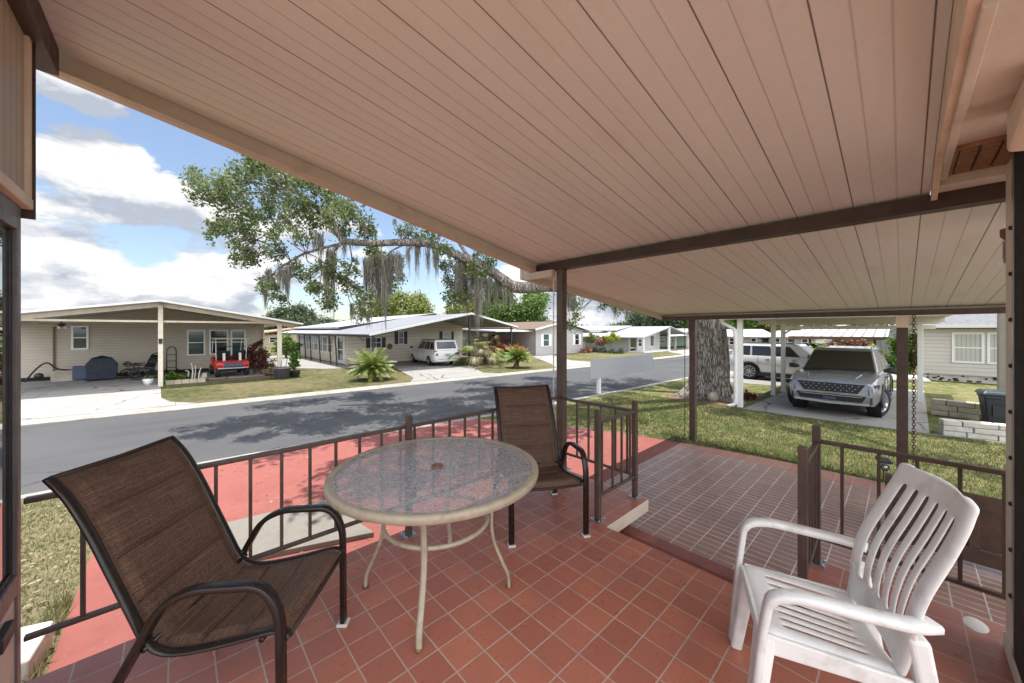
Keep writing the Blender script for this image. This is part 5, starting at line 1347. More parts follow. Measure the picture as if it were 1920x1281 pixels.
# front details (local +x)
b = MB(); b.hexa([(2.30, -.56, .66), (2.30, .56, .66), (2.28, .69, .885), (2.28, -.69, .885), (2.43, -.54, .66), (2.43, .54, .66), (2.412, .68, .89), (2.412, -.68, .89)])
b.cur = 1
for r_ in range(3):
    for k in range(11):
        y = -.55 + .11 * k + (.055 if r_ % 2 else 0)
        if abs(y) < .55 + r_ * .03: b.sphere((2.429 - r_ * .006, y, .71 + r_ * .065), .010, .018, .007, 8, 5)
b.build('grille', ['black_plastic', 'chrome'], cv)
b = MB(); b.hexa([(2.2, -.64, .43), (2.2, .64, .43), (2.2, .70, .605), (2.2, -.70, .605), (2.425, -.62, .44), (2.425, .62, .44), (2.435, .70, .60), (2.435, -.70, .60)]); b.build('lower_intake', 'black_plastic', cv, bevel=.01)
b = MB(); b.box(2.43, 2.445, -.62, .62, .565, .582); b.build('intake_bar', 'chrome', cv)
b = MB(); b.loft([[(2.28, y, .335 + .03 * abs(y)), (2.46, y * .98, .345 + .04 * abs(y)), (2.46, y * .98, .405 + .03 * abs(y)), (2.28, y, .43)] for y in (-.76, -.55, -.3, 0, .3, .55, .76)], smooth=False); b.build('skid_plate', 'chrome', cv, bevel=.012)
b = MB(); b.box(2.432, 2.444, -.13, .13, .465, .53); b.build('plate_holder', 'blue_grey', cv)
b = MB(); b.hexa([(2.36, -.09, .925), (2.36, .09, .925), (2.34, .09, .95), (2.34, -.09, .95), (2.405, -.09, .905), (2.405, .09, .905), (2.385, .09, .93), (2.385, -.09, .93)]); b.build('emblem', 'chrome', cv)
for s_ in (-1, 1):
    hl = MB().hexa([(2.2, s_ * .73, .64), (2.415, s_ * .735, .64), (2.385, s_ * .83, .62), (2.1, s_ * .90, .62), (2.2, s_ * .72, .90), (2.395, s_ * .72, .89), (2.35, s_ * .86, .90), (2.1, s_ * .925, .90)]).build('headlight', 'car_glass', cv, bevel=.012)
    b = MB()
    for k in range(2): b.box(2.385 - .012 * k, 2.418 - .014 * k, s_ * (.75 + .055 * k) - .006, s_ * (.75 + .055 * k) + .006, .68, .86)
    b.build('lamp', 'alloy', hl)
    MB().hexa([(2.20, s_ * .78, .42), (2.42, s_ * .765, .42), (2.405, s_ * .80, .42), (2.2, s_ * .84, .42), (2.20, s_ * .79, .58), (2.42, s_ * .775, .58), (2.40, s_ * .81, .58), (2.2, s_ * .85, .58)]).build('air_slot', 'black_plastic', cv)
MB().tube([(1.25, -.74, 1.115), (1.27, 0, 1.15), (1.25, .74, 1.115)], .022, 6).build('cowl', 'black_plastic', cv)
for (y0, y1) in ((-.6, -.02), (.02, .62)): MB().tube([(1.24, y0, 1.15), (1.15, (y0 + y1) / 2, 1.185), (1.08, y1, 1.22)], .009, 5).build('wiper', 'black_plastic', cv)
for s_ in (-1, 1): MB().tube([(1.2, s_ * .60, 1.118), (1.8, s_ * .54, 1.087), (2.25, s_ * .48, 1.02)], .016, 6).build('hood_crease', 'paint_grey', cv)
# --- white SUV behind, side on
WS = dict(paint='paint_white', L=5.1, W=2.0, H=1.82, belt=1.18, crown=.03,
    body=[(-2.52, .86, .42, 1.05), (-2.45, .95, .34, 1.20), (-2.1, 1., .30, 1.24), (.95, 1., .30, 1.21), (1.5, 1., .30, 1.17), (2.2, .97, .32, 1.10), (2.46, .92, .36, 1.02), (2.55, .82, .45, .92)],
    cab=(-2.42, 1.15, -2.20, .50), roofw=.78, side=[(.055, .25), (.275, .545), (.565, .84)], seams=[-1.15, -.05, 1.0], handles=[-.75, .35], wx=(1.62, -1.55), wr=.42, rails='black_plastic', sill='black_plastic', arch='black_plastic', spokes=10)
wv_ = car('parked_car', 'white SUV seen from its side behind the tree trunk and the carport posts', (18.0, 3.02, G + .014), RD(-92), .80, WS)
for s_ in (-1, 1): MB().box(-2.56, -2.44, s_ * .80 - .08, s_ * .80 + .08, .85, 1.12).build('tail_light', 'car_red', wv_, bevel=.02)
MB().box(2.5, 2.57, -.6, .6, .72, .96).build('grille', 'black_plastic', wv_, bevel=.02)
for s_ in (-1, 1): MB().box(2.42, 2.53, s_ * .75 - .13, s_ * .75 + .13, .88, 1.02).build('headlight', 'win_grey', wv_, bevel=.02)
# --- white minivan across the street, rear to us
VAN = dict(paint='paint_van', L=5.0, W=1.98, H=1.76, belt=1.06, crown=.02,
    body=[(-2.48, .90, .40, .98), (-2.40, .97, .28, 1.06), (-2.0, 1., .24, 1.08), (1.0, 1., .24, 1.06), (1.5, .99, .24, 1.0), (2.1, .94, .27, .88), (2.38, .84, .32, .76), (2.48, .7, .42, .66)],
    cab=(-2.42, 1.62, -2.12, .45), roofw=.80, side=[(.045, .23), (.26, .50), (.53, .80)], rw0=.16, seams=[-.55, .5], handles=[.05, .95], handle_m='paint_van', wx=(1.55, -1.50), wr=.335, rails='black_plastic', spokes=7, mirror_m='black_plastic')
mv = car('minivan', 'white minivan parked with its rear toward the street under the cream house carport', (11.55, 19.55, G + .014), RD(83), .83, VAN)
for s_ in (-1, 1):
    MB().hexa([(-2.50, s_ * .66, .72), (-2.50, s_ * .86, .72), (-2.30, s_ * .975, .74), (-2.38, s_ * .70, .74), (-2.46, s_ * .74, 1.04), (-2.46, s_ * .86, 1.04), (-2.30, s_ * .965, 1.05), (-2.36, s_ * .74, 1.05)]).build('tail_light', 'car_red', mv, bevel=.02)
b = MB(); b.box(-2.56, -2.38, -.86, .86, .30, .50); b.build('rear_bumper', 'paint_van', mv, bevel=.05, bseg=3)
b = MB(); b.box(-2.50, -2.475, -.26, .26, .78, .81); b.box(-2.495, -2.475, -.16, .16, .66, .77); b.build('number_plate', 'steel', mv)
b = MB(); b.box(-2.57, -2.555, -.7, .7, .475, .495); b.build('bumper_groove', 'dark_gap', mv)
# --- red car in the next drive, blue car under the striped carport
RC = dict(paint='car_red', L=4.4, W=1.78, H=1.42, belt=.92, crown=.02,
    body=[(-2.2, .8, .4, .82), (-2.1, .94, .28, .9), (-1., 1., .24, .93), (.8, 1., .24, .92), (1.7, .97, .25, .84), (2.1, .88, .3, .74), (2.2, .7, .4, .62)],
    cab=(-1.75, 1.05, -1.05, .30), roofw=.72, side=[(.08, .48), (.52, .88)], wx=(1.35, -1.3), wr=.32, spokes=8, mirror_m='car_red')
car('parked_car', 'red car half hidden behind the drooping palm and the black carport posts', (19.2, 21.8, G + .014), RD(-95), .95, RC)
BC = dict(RC); BC['paint'] = 'paint_blue'; BC['mirror_m'] = 'paint_blue'
car('parked_car', 'dark blue car under the striped carport behind the grey SUV', (28.2, 3.55, G - .05), RD(150), .92, BC)
tag(MB().loft([[(18.0 - .3 * k, 20.1 - .3 * k, z), (18.0 + .6 * k, 20.1 - .3 * k, z), (18.0 + .6 * k, 20.1 + .3 * k, z), (18.0 - .3 * k, 20.1 + .3 * k, z)] for k, z in ((.9, G), (1.05, G + .32), (1.1, G + .34), (1.1, G + .38))], smooth=False).build('storage_bin', 'green_plastic'), 'green plastic bin on the ground in front of the red car', 'bin')

# ================================================================== THE OAK
LIMBS=[
 ([(8.72,5.85,2.67),(7.7,6.47,2.82),(6.83,6.99,2.74),(6.49,7.19,2.87),(6.28,7.32,3.04),(6.01,7.48,3.24),(5.66,7.69,3.43),(5.43,7.84,3.53),(5.25,7.94,3.61),(4.96,8.12,3.77),(4.59,8.34,3.82),(4.17,8.59,3.81),(3.6,8.93,3.75),(3.11,9.23,3.76),(2.97,9.31,3.8)],0.17,0.07),
 ([(2.97,9.31,3.8),(2.82,9.41,4.22),(2.61,9.53,4.45),(2.39,9.66,4.61),(2.16,9.8,4.85),(1.94,9.93,5.08),(1.84,10.0,5.31),(1.72,10.07,5.61)],0.065,0.02),
 ([(2.66,9.5,4.4),(2.46,9.62,4.6),(2.19,9.78,4.45),(1.87,9.98,4.18),(1.61,10.13,3.88),(1.39,10.27,3.71)],0.03,0.012),
 ([(2.39,9.66,4.61),(1.96,9.92,4.69),(1.58,10.15,4.82),(1.16,10.4,4.76),(0.92,10.55,4.48),(0.69,10.69,4.25)],0.03,0.01),
 ([(2.16,9.8,4.85),(1.77,10.04,4.96),(1.29,10.32,5.07),(0.64,10.71,5.06),(0.33,10.9,4.91)],0.028,0.008),
 ([(3.08,9.25,3.74),(2.82,9.41,3.66),(2.3,9.72,3.45),(2.01,9.89,3.24),(1.81,10.01,3.08),(1.67,10.09,2.91)],0.04,0.012),
 ([(2.97,9.31,3.7),(2.75,9.45,3.4),(2.62,9.52,3.14),(2.56,9.56,2.75)],0.028,0.01),
 ([(4.26,8.54,3.77),(3.98,8.7,3.59),(3.82,8.8,3.39),(3.6,8.93,3.05)],0.025,0.01),
 ([(2.01,9.89,5.01),(2.36,9.68,5.3),(2.66,9.5,5.07),(2.92,9.34,4.64)],0.025,0.01),
 ([(3.13,9.22,3.71),(3.18,9.19,3.29),(3.08,9.25,2.89)],0.02,0.01),
 ([(5.66,7.69,3.43),(5.52,7.78,3.68),(5.28,7.92,4.08),(5.05,8.06,4.48)],0.06,0.02),
 ([(5.43,7.84,3.53),(5.17,7.99,3.24),(5.28,7.92,2.83)],0.02,0.01),
]
CLUMPS=[(0.61,10.1,4.6,0.48),(0.37,10.98,5.01,0.29),(0.89,10.25,4.46,0.43),(1.08,10.7,5.06,0.43),(1.32,10.6,5.41,0.38),(1.43,9.22,5.17,0.34),(1.2,9.23,5.16,0.28),(2.1,10.62,5.52,0.51),(2.2,9.23,4.93,0.46),(2.47,9.01,4.7,0.41),(1.95,11.08,5.06,0.56),(2.15,9.74,4.56,0.43),(1.48,11.0,4.52,0.4),(1.19,10.33,3.93,0.34),(1.04,10.81,4.06,0.28),(0.72,9.83,3.85,0.29),(0.71,11.0,3.91,0.25),(1.19,11.26,3.65,0.35),(1.01,10.55,3.26,0.22),(1.41,10.82,3.42,0.29),(1.73,10.46,3.54,0.31),(1.47,9.19,3.64,0.25),(2.07,10.46,4.26,0.32),(2.51,9.8,4.33,0.37),(2.07,9.4,3.79,0.27),(2.5,8.53,4.16,0.33),(3.19,10.01,4.87,0.39),(3.16,9.14,4.45,0.36),(3.54,9.46,4.34,0.33),(3.2,10.03,4.25,0.34),(3.65,9.38,4.07,0.28),(1.77,11.02,2.89,0.27),(1.68,9.84,2.51,0.22),(1.98,10.61,2.39,0.21),(1.51,10.06,2.58,0.17),(2.25,10.76,3.25,0.25),(2.44,10.51,3.03,0.25),(2.26,8.82,2.53,0.26),(2.46,8.79,2.37,0.26),(2.61,8.89,2.2,0.19),(2.81,10.47,3.28,0.28),(2.83,9.25,3.13,0.26),(3.1,9.52,2.86,0.29),(3.05,8.82,3.1,0.23),(3.24,9.17,2.57,0.24),(3.31,8.85,2.36,0.26),(3.39,8.73,2.1,0.26),(3.4,9.25,1.99,0.19),(3.83,8.98,3.48,0.3),(4.3,9.4,3.32,0.32),(4.24,8.95,2.98,0.22),(3.91,9.7,3.74,0.26),(4.09,9.43,2.73,0.23),(4.79,9.29,4.33,0.27),(4.75,8.61,4.05,0.22),(4.51,7.66,3.82,0.23),(4.5,9.18,4.33,0.2),(5.63,8.7,3.39,0.27),(5.69,8.53,2.93,0.33),(5.53,7.92,2.5,0.31),(5.74,8.1,3.33,0.32),(5.44,7.22,3.04,0.29),(5.56,8.46,2.47,0.23),(5.96,7.67,3.58,0.28),(5.93,7.08,3.35,0.22),(4.68,7.35,3.48,0.23),(8.62,6.62,2.38,0.28),(8.89,6.72,2.07,0.23),(7.45,5.8,1.73,0.19),(9.33,6.07,2.38,0.19),(9.14,5.43,2.26,0.21)]
MOSS=[(2.8,9.54,3.55,1.86,0.13),(2.71,9.47,3.14,1.16,0.18),(1.58,10.15,3.09,0.94,0.1),(1.87,9.98,3.1,0.88,0.18),(2.06,10.12,3.15,0.85,0.13),(2.46,9.62,3.9,0.83,0.18),(2.82,9.41,4.44,0.78,0.1),(3.06,9.39,3.7,0.53,0.16),(3.5,9.0,3.44,1.06,0.18),(3.7,9.0,3.47,1.48,0.21),(3.78,8.7,3.43,1.51,0.21),(4.03,8.8,3.48,1.35,0.19),(4.09,8.64,3.53,1.14,0.16),(3.85,9.03,3.63,1.36,0.24),(4.37,8.47,3.82,0.61,0.11),(4.59,8.46,3.85,0.96,0.11),(4.71,8.27,3.77,0.75,0.08),(4.88,8.16,3.78,0.89,0.11),(3.31,9.11,3.89,0.33,0.16),(3.44,9.03,4.22,0.39,0.13),(4.09,8.64,4.47,0.44,0.07),(5.4,7.85,3.39,0.97,0.17),(5.7,7.79,3.35,1.48,0.25),(5.76,7.52,3.25,1.38,0.25),(6.0,7.61,3.15,1.2,0.2),(6.12,7.42,3.07,0.84,0.2),(6.37,7.38,2.95,0.79,0.23),(6.49,7.19,2.73,0.57,0.2),(5.64,7.94,3.58,0.85,0.17),(8.11,6.22,2.7,0.81,0.18),(8.05,6.37,2.71,0.97,0.15),(9.07,5.64,2.58,0.46,0.12),(9.53,5.58,2.52,0.62,0.19),(9.66,5.39,2.29,0.47,0.15),(9.05,5.55,2.42,0.45,0.15),(1.58,10.15,2.53,0.56,0.06),(3.18,9.19,2.37,0.65,0.08),(3.5,9.0,1.99,0.4,0.07)]

ok = thing('live_oak', 'huge live oak with a long mossy limb reaching over the street', 'tree', (11.85, 3.98, G))
rel = lambda p: (p[0] - 11.85, p[1] - 3.98, p[2] - G)
# trunk with flaring roots and fluted bark
b = MB()
def trunk_ring(z, r, cx=0, cy=0, fl=0.):
    out = []
    for k in range(40):
        a = 2 * math.pi * k / 40
        rr = r * (1 + .05 * math.sin(5 * a + z) + .035 * math.sin(11 * a + 2.3 * z) + .02 * math.sin(19 * a)) + fl * max(0, math.sin(3 * a + .9)) ** 2
        out.append((cx + rr * math.cos(a), cy + rr * math.sin(a), z))
    return out
b.loft([trunk_ring(z, r, cx, cy, fl) for z, r, cx, cy, fl in ((-.06, .60, 0, 0, .62), (.05, .58, 0, 0, .50), (.16, .555, 0, 0, .34), (.32, .53, 0, 0, .20), (.55, .515, 0, 0, .10), (.9, .50, .0, .0, .04), (1.4, .49, -.02, .02, 0), (2.0, .49, -.05, .05, 0), (2.6, .50, -.10, .1, 0), (3.1, .50, -.18, .15, 0), (3.6, .46, -.3, .2, 0), (4.2, .36, -.4, .25, 0))])
b.build('trunk', 'bark', ok)
b = MB()
limb(b, [rel((11.5, 4.2, 2.2)), rel((10.6, 4.75, 2.75)), rel((9.6, 5.35, 2.78)), rel(LIMBS[0][0][0])], .30, .19, 14, 5, .006)
for L, r0, r1 in LIMBS: limb(b, [rel(p) for p in L], r0, r1, 12 if r0 > .1 else 7, 4, r0 * .05)
# twigs from the limbs into the leaf clumps
nodes = [p for L, _, _ in LIMBS for p in L]
for (x, y, z, r) in CLUMPS:
    q = min(nodes, key=lambda p: (p[0] - x) ** 2 + (p[1] - y) ** 2 + (p[2] - z) ** 2)
    for k in range(3):
        e = (x + random.uniform(-.6, .6) * r, y + random.uniform(-.6, .6) * r, z + random.uniform(-.6, .6) * r)
        m_ = tuple((q[i] + e[i]) / 2 + random.uniform(-.08, .08) for i in range(3))
        limb(b, [rel(q), rel(m_), rel(e)], .014, .004, 4, 3)
# crown boughs above the roof
UP = [[(11.4, 4.2, 3.6), (10.2, 4.6, 5.2), (8.4, 5.4, 6.4), (6.4, 6.0, 7.0), (4.2, 6.4, 7.2), (2.4, 6.8, 7.0)], [(11.5, 4.2, 3.8), (11.2, 3.4, 5.6), (10.4, 2.2, 6.8), (9.0, .8, 7.2)], [(11.5, 4.3, 3.8), (12.4, 5.2, 5.8), (13.2, 6.8, 7.2), (13.5, 8.4, 7.6)],
      [(11.5, 4.2, 3.8), (12.6, 3.4, 5.5), (14.2, 2.6, 6.6), (15.6, 1.6, 7.0)], [(8.4, 5.4, 6.4), (7.6, 6.8, 7.0), (6.4, 8.4, 7.2), (5.4, 9.6, 7.0)], [(6.4, 6.0, 7.0), (5.2, 7.2, 7.4), (4.0, 8.6, 7.2)], [(8.4, 5.4, 6.4), (8.6, 7.4, 7.4), (8.8, 9.4, 7.8), (8.6, 11.2, 7.6)], [(12.4, 5.2, 5.8), (11.6, 7.4, 7.6), (11.0, 9.6, 8.2), (10.6, 11.4, 8.0)], [(5.4, 9.6, 7.0), (4.6, 10.8, 7.2), (3.6, 11.6, 7.0)]]
for L in UP: limb(b, [rel(p) for p in L], .22, .05, 9, 4, .01)
b.build('branch', 'bark', ok)
C1 = clump_points([rel((x, y, z)) + (r,) for x, y, z, r in CLUMPS], 24, .12)
hi = []
for L in UP:
    P_ = catmull(L, 4)
    for p in P_[5:]:
        for k in range(1 if p.y < 6.3 else 3): hi.append(rel((p.x + random.uniform(-1.5, 1.5), p.y + random.uniform(-1.3, 1.5), p.z + random.uniform(-.5, .9))) + (random.uniform(.35, .75),))
C2 = clump_points(hi, 5, .2)
V = np.concatenate([leaves_at(C1, .085, .5), leaves_at(C2, .16, .55)])
raw_mesh('crown', V, 4, 'oak_leaf', ok)
# Spanish moss: hanging thread curtains
def moss_strands(items, parent, per=250):
    Vs = []
    for (x, y, z, L, w) in items:
        n = int(per * max(.35, w * 4) * max(.5, min(1.4, L)))
        for k in range(n):
            x0 = x + random.gauss(0, w * .5); y0 = y + random.gauss(0, w * .5)
            l_ = L * (1 - min(.85, abs(random.gauss(0, .42)))) * random.uniform(.6, 1.05)
            zz = z + random.uniform(-.02, .06) - random.random() ** 2 * L * .35
            seg = 5; th = random.uniform(.004, .009)
            dx, dy = random.uniform(-.05, .05), random.uniform(-.05, .05); a = random.uniform(0, 3.14)
            px_, py_ = math.cos(a) * th, math.sin(a) * th
            prev = (x0, y0, zz)
            cx_, cy_ = x + (x0 - x) * .35, y + (y0 - y) * .35
            for s_ in range(1, seg + 1):
                f_ = s_ / seg
                cur = (x0 + (cx_ - x0) * f_ + dx * f_ + random.uniform(-.012, .012), y0 + (cy_ - y0) * f_ + dy * f_ + random.uniform(-.012, .012), zz - l_ * f_)
                t0 = 1 - (s_ - 1) / seg * .7; t1 = 1 - f_ * .7
                Vs += [(prev[0] - px_ * t0, prev[1] - py_ * t0, prev[2]), (prev[0] + px_ * t0, prev[1] + py_ * t0, prev[2]), (cur[0] + px_ * t1, cur[1] + py_ * t1, cur[2]), (cur[0] - px_ * t1, cur[1] - py_ * t1, cur[2])]
                prev = cur
    return raw_mesh('spanish_moss', np.array(Vs), 4, 'moss', parent)
ms = []
for x, y, z, L, w in MOSS:
    k = max(1, int(w / .055))
    for q in range(k):
        ox, oy = random.gauss(0, w * .42), random.gauss(0, w * .42)
        ms.append(rel((x + ox, y + oy, z + random.uniform(-.12, .04))) + (L * random.choice((.35, .5, .65, .8, 1., 1.05)) * random.uniform(.85, 1.1), min(w, .085)))
moss_strands(ms, ok)
# stones and a weed at the trunk's foot
for i, (x, y, r, lb) in enumerate(((11.30, 3.70, .20, 'tan flat stone leaning at the foot of the oak trunk'), (11.05, 3.95, .15, 'small grey stone on the grass left of the tan stone at the oak'))):
    b = MB(); b.sphere((0, 0, r * .5), r, r * .75, r * .75, 9, 6)
    for k, v in enumerate(b.v): b.v[k] = tuple(c * random.uniform(.85, 1.15) for c in v)
    o = b.build('stone', 'stone_tan' if i == 0 else 'bark'); o.location = (x, y, G); tag(o, lb, 'stone')
shrub('bromeliad', 'small reddish leafy plant in the bed behind the white downspout', (12.1, 3.15, G), [(0, 0, .12, .16), (.2, -.15, .1, .14)], 'red_leaf', 60, .06, .14, None, 'plant')

# ================================================================== OTHER TREES
def tree(label, loc, clumps, lm, dens, size, sub, trunk_r=.2, hgt=2.5, name='tree', grp='trees beyond the houses'):
    t = thing(name, label, 'tree', loc, 0, grp)
    b = MB(); limb(b, [(0, 0, -.2), (random.uniform(-.15, .15), random.uniform(-.15, .15), hgt * .5), (0, 0, hgt)], trunk_r, trunk_r * .7, 9, 3)
    for c in clumps[:12]: limb(b, [(0, 0, hgt * .8), (c[0] * .5, c[1] * .5, (hgt + c[2]) * .5), (c[0], c[1], c[2])], trunk_r * .45, .02, 6, 3)
    b.build('trunk', 'bark', t)
    raw_mesh('crown', leaves_at(clump_points(clumps, dens, sub), size), 4, lm, t)
    return t
def crown(rx, ry, z0, z1_, n, rmin, rmax, seed):
    r_ = random.Random(seed); out = []
    while len(out) < n:
        x, y, z = r_.uniform(-1, 1), r_.uniform(-1, 1), r_.uniform(-1, 1)
        d = x * x + y * y + z * z
        if .25 < d < 1: out.append((x * rx, y * ry, (z0 + z1_) / 2 + z * (z1_ - z0) / 2, r_.uniform(rmin, rmax)))
    return out
ca, sa = math.cos(RD(47.1)), math.sin(RD(47.1))
def at_bearing(q, d, z=G):   # q = tangent of the bearing from the street axis, d = distance
    r = q * d; return (d * ca + r * sa, d * sa - r * ca, z)
tree('large bright green tree behind the black posted carport and the grey house', at_bearing(.025, 44), crown(4.3, 4, 1.8, 7.2, 34, .9, 1.5, 1), 'tree_leaf', 4.2, .34, .42, .3, 3)
tree('tall pale green tree left of the bright tree, behind the cream house roof', at_bearing(-.13, 48), crown(3.0, 3.2, 1.5, 7.0, 18, .7, 1.2, 2), 'tree_leaf_yellow', 4, .34, .42, .28, 3)
tree('yellow green round tree rising over the middle of the cream house roof', at_bearing(-.315, 50), crown(4.2, 3.5, 1.5, 6.9, 34, .8, 1.4, 3), 'tree_leaf_yellow', 4.4, .34, .42, .25, 2)
tree('dark grey green tree seen between the tan house and the cream house', at_bearing(-.595, 60), crown(3.4, 3, 1.4, 5.6, 24, .8, 1.3, 4), 'tree_leaf_dark', 4.2, .36, .42, .25, 2)
tree('low dark tree right of the grey green tree beyond the lake', at_bearing(-.52, 70), crown(4.0, 3, .8, 3.8, 18, .8, 1.3, 5), 'tree_leaf_dark', 4, .4, .45, .2, 1.2)
tree('dull green tree beyond the white metal roofs, right of the hanging moss', at_bearing(.39, 60), crown(3.6, 3.6, 1.4, 6.0, 28, .9, 1.4, 6), 'tree_leaf_dark', 4.4, .38, .45, .25, 2)
tree('fresh green tree behind the far green house left of the oak trunk', at_bearing(.475, 62), crown(4.2, 4, .8, 6.4, 34, .9, 1.5, 7), 'tree_leaf', 4.2, .4, .45, .25, 2)
tree('green tree behind the far row of houses right of the oak trunk', at_bearing(.605, 70), crown(4.5, 4, .8, 6.2, 30, 1., 1.5, 8), 'tree_leaf', 4, .42, .45, .25, 2)
tree('pale green tree behind the white posts of the neighbouring carport', at_bearing(.70, 72), crown(4.8, 4, .8, 6.6, 30, 1., 1.5, 9), 'tree_leaf_yellow', 4, .42, .45, .25, 2)
# far wood on the horizon: reads as one mass
wood = []
for k in range(150):
    q = random.uniform(-1.5, 1.75); d = random.uniform(135, 170); p = at_bearing(q, d)
    wood.append((p[0], p[1], random.uniform(.5, 2.4), random.uniform(2.0, 3.4)))
tag(raw_mesh('woodland', leaves_at(clump_points(wood, .9, .9), 1.15), 4, 'tree_leaf_dark'), 'low dark line of woodland along the horizon behind the houses', 'wood', None, 'stuff')
# shrubs by the blue water, right hand garden and house 4
shrub('shrub', 'round green shrub on a dark stem by the path behind the tan house', (5.9, 30.5, G), [(0, 0, 1.0, .6), (.4, 0, .9, .5), (-.4, 0, .85, .5), (0, 0, 1.4, .4)], 'bush_leaf', 14, .15, .18, None, 'shrub', 5, 2)
shrub('lime_shrub', 'lime yellow hedge plant just above the roof of the grey SUV', (24.4, 2.45, G), [(0, 0, .7, .5), (.2, .7, .75, .5), (.1, -.5, .7, .5), (.3, 1.2, .6, .45), (0, .3, 1.0, .35)], 'lime_leaf', 22, .12, .14)
shrub('croton_shrub', 'orange and grey spiky plants behind the lime hedge', (25.6, 1.75, G), [(0, 0, .9, .4), (0, .5, 1.0, .35), (0, -.4, 1.0, .35), (0, .2, 1.35, .2), (0, -.3, 1.4, .2), (0, .7, 1.3, .2), (0, -.7, 1.3, .2)], 'orange_leaf', 26, .1, .13)
shrub('lime_shrub', 'yellow green bush right of the grey SUV windshield', (23.2, .95, G), [(0, 0, .45, .45), (0, .25, .8, .4), (0, -.2, .8, .35), (0, 0, 1.1, .28)], 'lime_leaf', 24, .11, .13)
shrub('shrub', 'tall green shrub left of the brown post with the pale cap', (23.5, -.05, G), [(0, 0, .6, .5), (0, -.1, 1.1, .5), (0, .15, 1.5, .4), (.2, -.2, 1.7, .4), (0, -.4, 1.0, .4), (0, -.5, 1.5, .35)], 'bush_leaf', 22, .12, .14)
shrub('shrub', 'dark green low shrub between the yellow bush and the tall shrub', (22.6, .42, G), [(0, 0, .45, .3), (0, .2, .7, .28), (0, -.15, .75, .25)], 'tree_leaf', 30, .09, .11)
shrub('grey_shrub', 'silvery mounded plant at the edge of the far garden bed', (21.6, .30, G), [(0, 0, .2, .32), (0, -.3, .16, .25), (0, .1, .38, .2)], 'tree_leaf_dark', 46, .07, .08)
for i, (x, y, r, lb) in enumerate(((21.0, .3, .45, 'white flat rock edging the far garden bed'), (21.2, -.35, .32, 'smaller white rock right of the flat one in the far garden bed'))):
    b = MB(); b.sphere((0, 0, .08), r, r * 1.2, .17, 10, 6)
    for k, v in enumerate(b.v): b.v[k] = tuple(c * random.uniform(.85, 1.15) for c in v)
    o = b.build('rock', 'stone_white'); o.location = (x, y, G); tag(o, lb, 'rock')
for i, (x, y, hh, lm, lb) in enumerate(((28.2, 19.6, 1.2, 'tree_leaf_yellow', 'slender pale sapling in front of the long grey house, left one'), (28.5, 17.6, 1.35, 'lime_leaf', 'taller yellow green sapling in front of the long grey house, right one'), (28.4, 18.5, 1.0, 'orange_leaf', 'rusty leaved sapling between the two pale ones'))):
    tree(lb, (x, y, G), [(0, 0, hh, .4), (.3, -.3, hh + .1, .35), (-.2, .3, hh - .1, .35), (0, -.1, hh + .35, .25)], lm, 14, .16, .14, .035, hh * .8, 'sapling', None)
shrub('flower_bed', 'low bed of pink and dark plants under the window of the grey house', (27.2, 19.3, G), [(0, 0, .15, .4), (.5, .1, .2, .35), (-.5, 0, .12, .35)], 'orange_leaf', 26, .1, .12)
shrub('flower_bed', 'dark low planting with rusty edging along the long grey house', (28.6, 16.9, G), [(0, 0, .08, .4), (.3, .9, .1, .4), (.2, 1.8, .1, .4), (.2, 2.7, .12, .4), (-.4, .3, .05, .3), (.2, 3.5, .1, .4)], 'tree_leaf_dark', 22, .1, .12)

# ------------------------------------------------------------------ palms
def frond_leaf(Vs, base, az, el, L, droop, wleaf, nl, V_up=.5):
    P_ = []
    d = Vector((math.cos(az) * math.cos(el), math.sin(az) * math.cos(el), math.sin(el))); p = Vector(base)
    n = 12
    for k in range(n + 1):
        P_.append(p.copy()); p = p + d * (L / n); d = (d + Vector((0, 0, -droop / n))).normalized()
    side = Vector((-math.sin(az), math.cos(az), 0))
    for k in range(nl):
        f_ = .10 + .9 * k / nl; i = min(int(f_ * n), n - 1); c = P_[i].lerp(P_[i + 1], f_ * n - i)
        tg = (P_[i + 1] - P_[i]).normalized(); up = side.cross(tg)
        ll = wleaf * (.35 + .65 * math.sin(math.pi * min(1, f_ * .92 + .06)) ** .7)
        for s_ in (-1, 1):
            dr = (side * s_ + tg * .75 + up * V_up * random.uniform(.5, 1.2)).normalized()
            e = c + dr * ll; w_ = tg * (.011 + .004 * random.random()) * (wleaf / .16) ** .5
            Vs += [tuple(c - w_), tuple(c + w_), tuple(e + w_ * .25 - Vector((0, 0, ll * .12))), tuple(e - w_ * .25 - Vector((0, 0, ll * .12)))]
    return P_
def cycad(label, loc, trunk_h, tr, n, L, wl, el0, el1, droop, name='sago_palm', lm='frond', dry=0, curve=0.):
    t = thing(name, label, 'palm', loc)
    b = MB(); k = 7
    b.tube([(curve * (i / k) ** 2, 0, -.05 + (trunk_h + .05) * i / k) for i in range(k + 1)], [tr * random.uniform(.9, 1.15) for i in range(k + 1)], 11); b.build('trunk', 'palm_bark', t)
    Vs = []; rb = MB(); Vd = []
    for i in range(n):
        f_ = (i + .5) / n; az = i * 2.39996; el = el0 + (el1 - el0) * f_ + random.uniform(-.06, .06)
        isd = i < dry
        P_ = frond_leaf(Vd if isd else Vs, (curve, 0, trunk_h), az, el if not isd else random.uniform(-.5, .1), L * random.uniform(.8, 1.1), droop * random.uniform(.7, 1.2), wl, 34)
        rb.tube(P_, [.012 - .010 * j / (len(P_) - 1) for j in range(len(P_))], 4)
    rb.build('frond_rib', 'stem', t)
    raw_mesh('frond', np.array(Vs), 4, lm, t)
    if Vd: raw_mesh('dry_frond', np.array(Vd), 4, 'dry_frond', t)
    return t
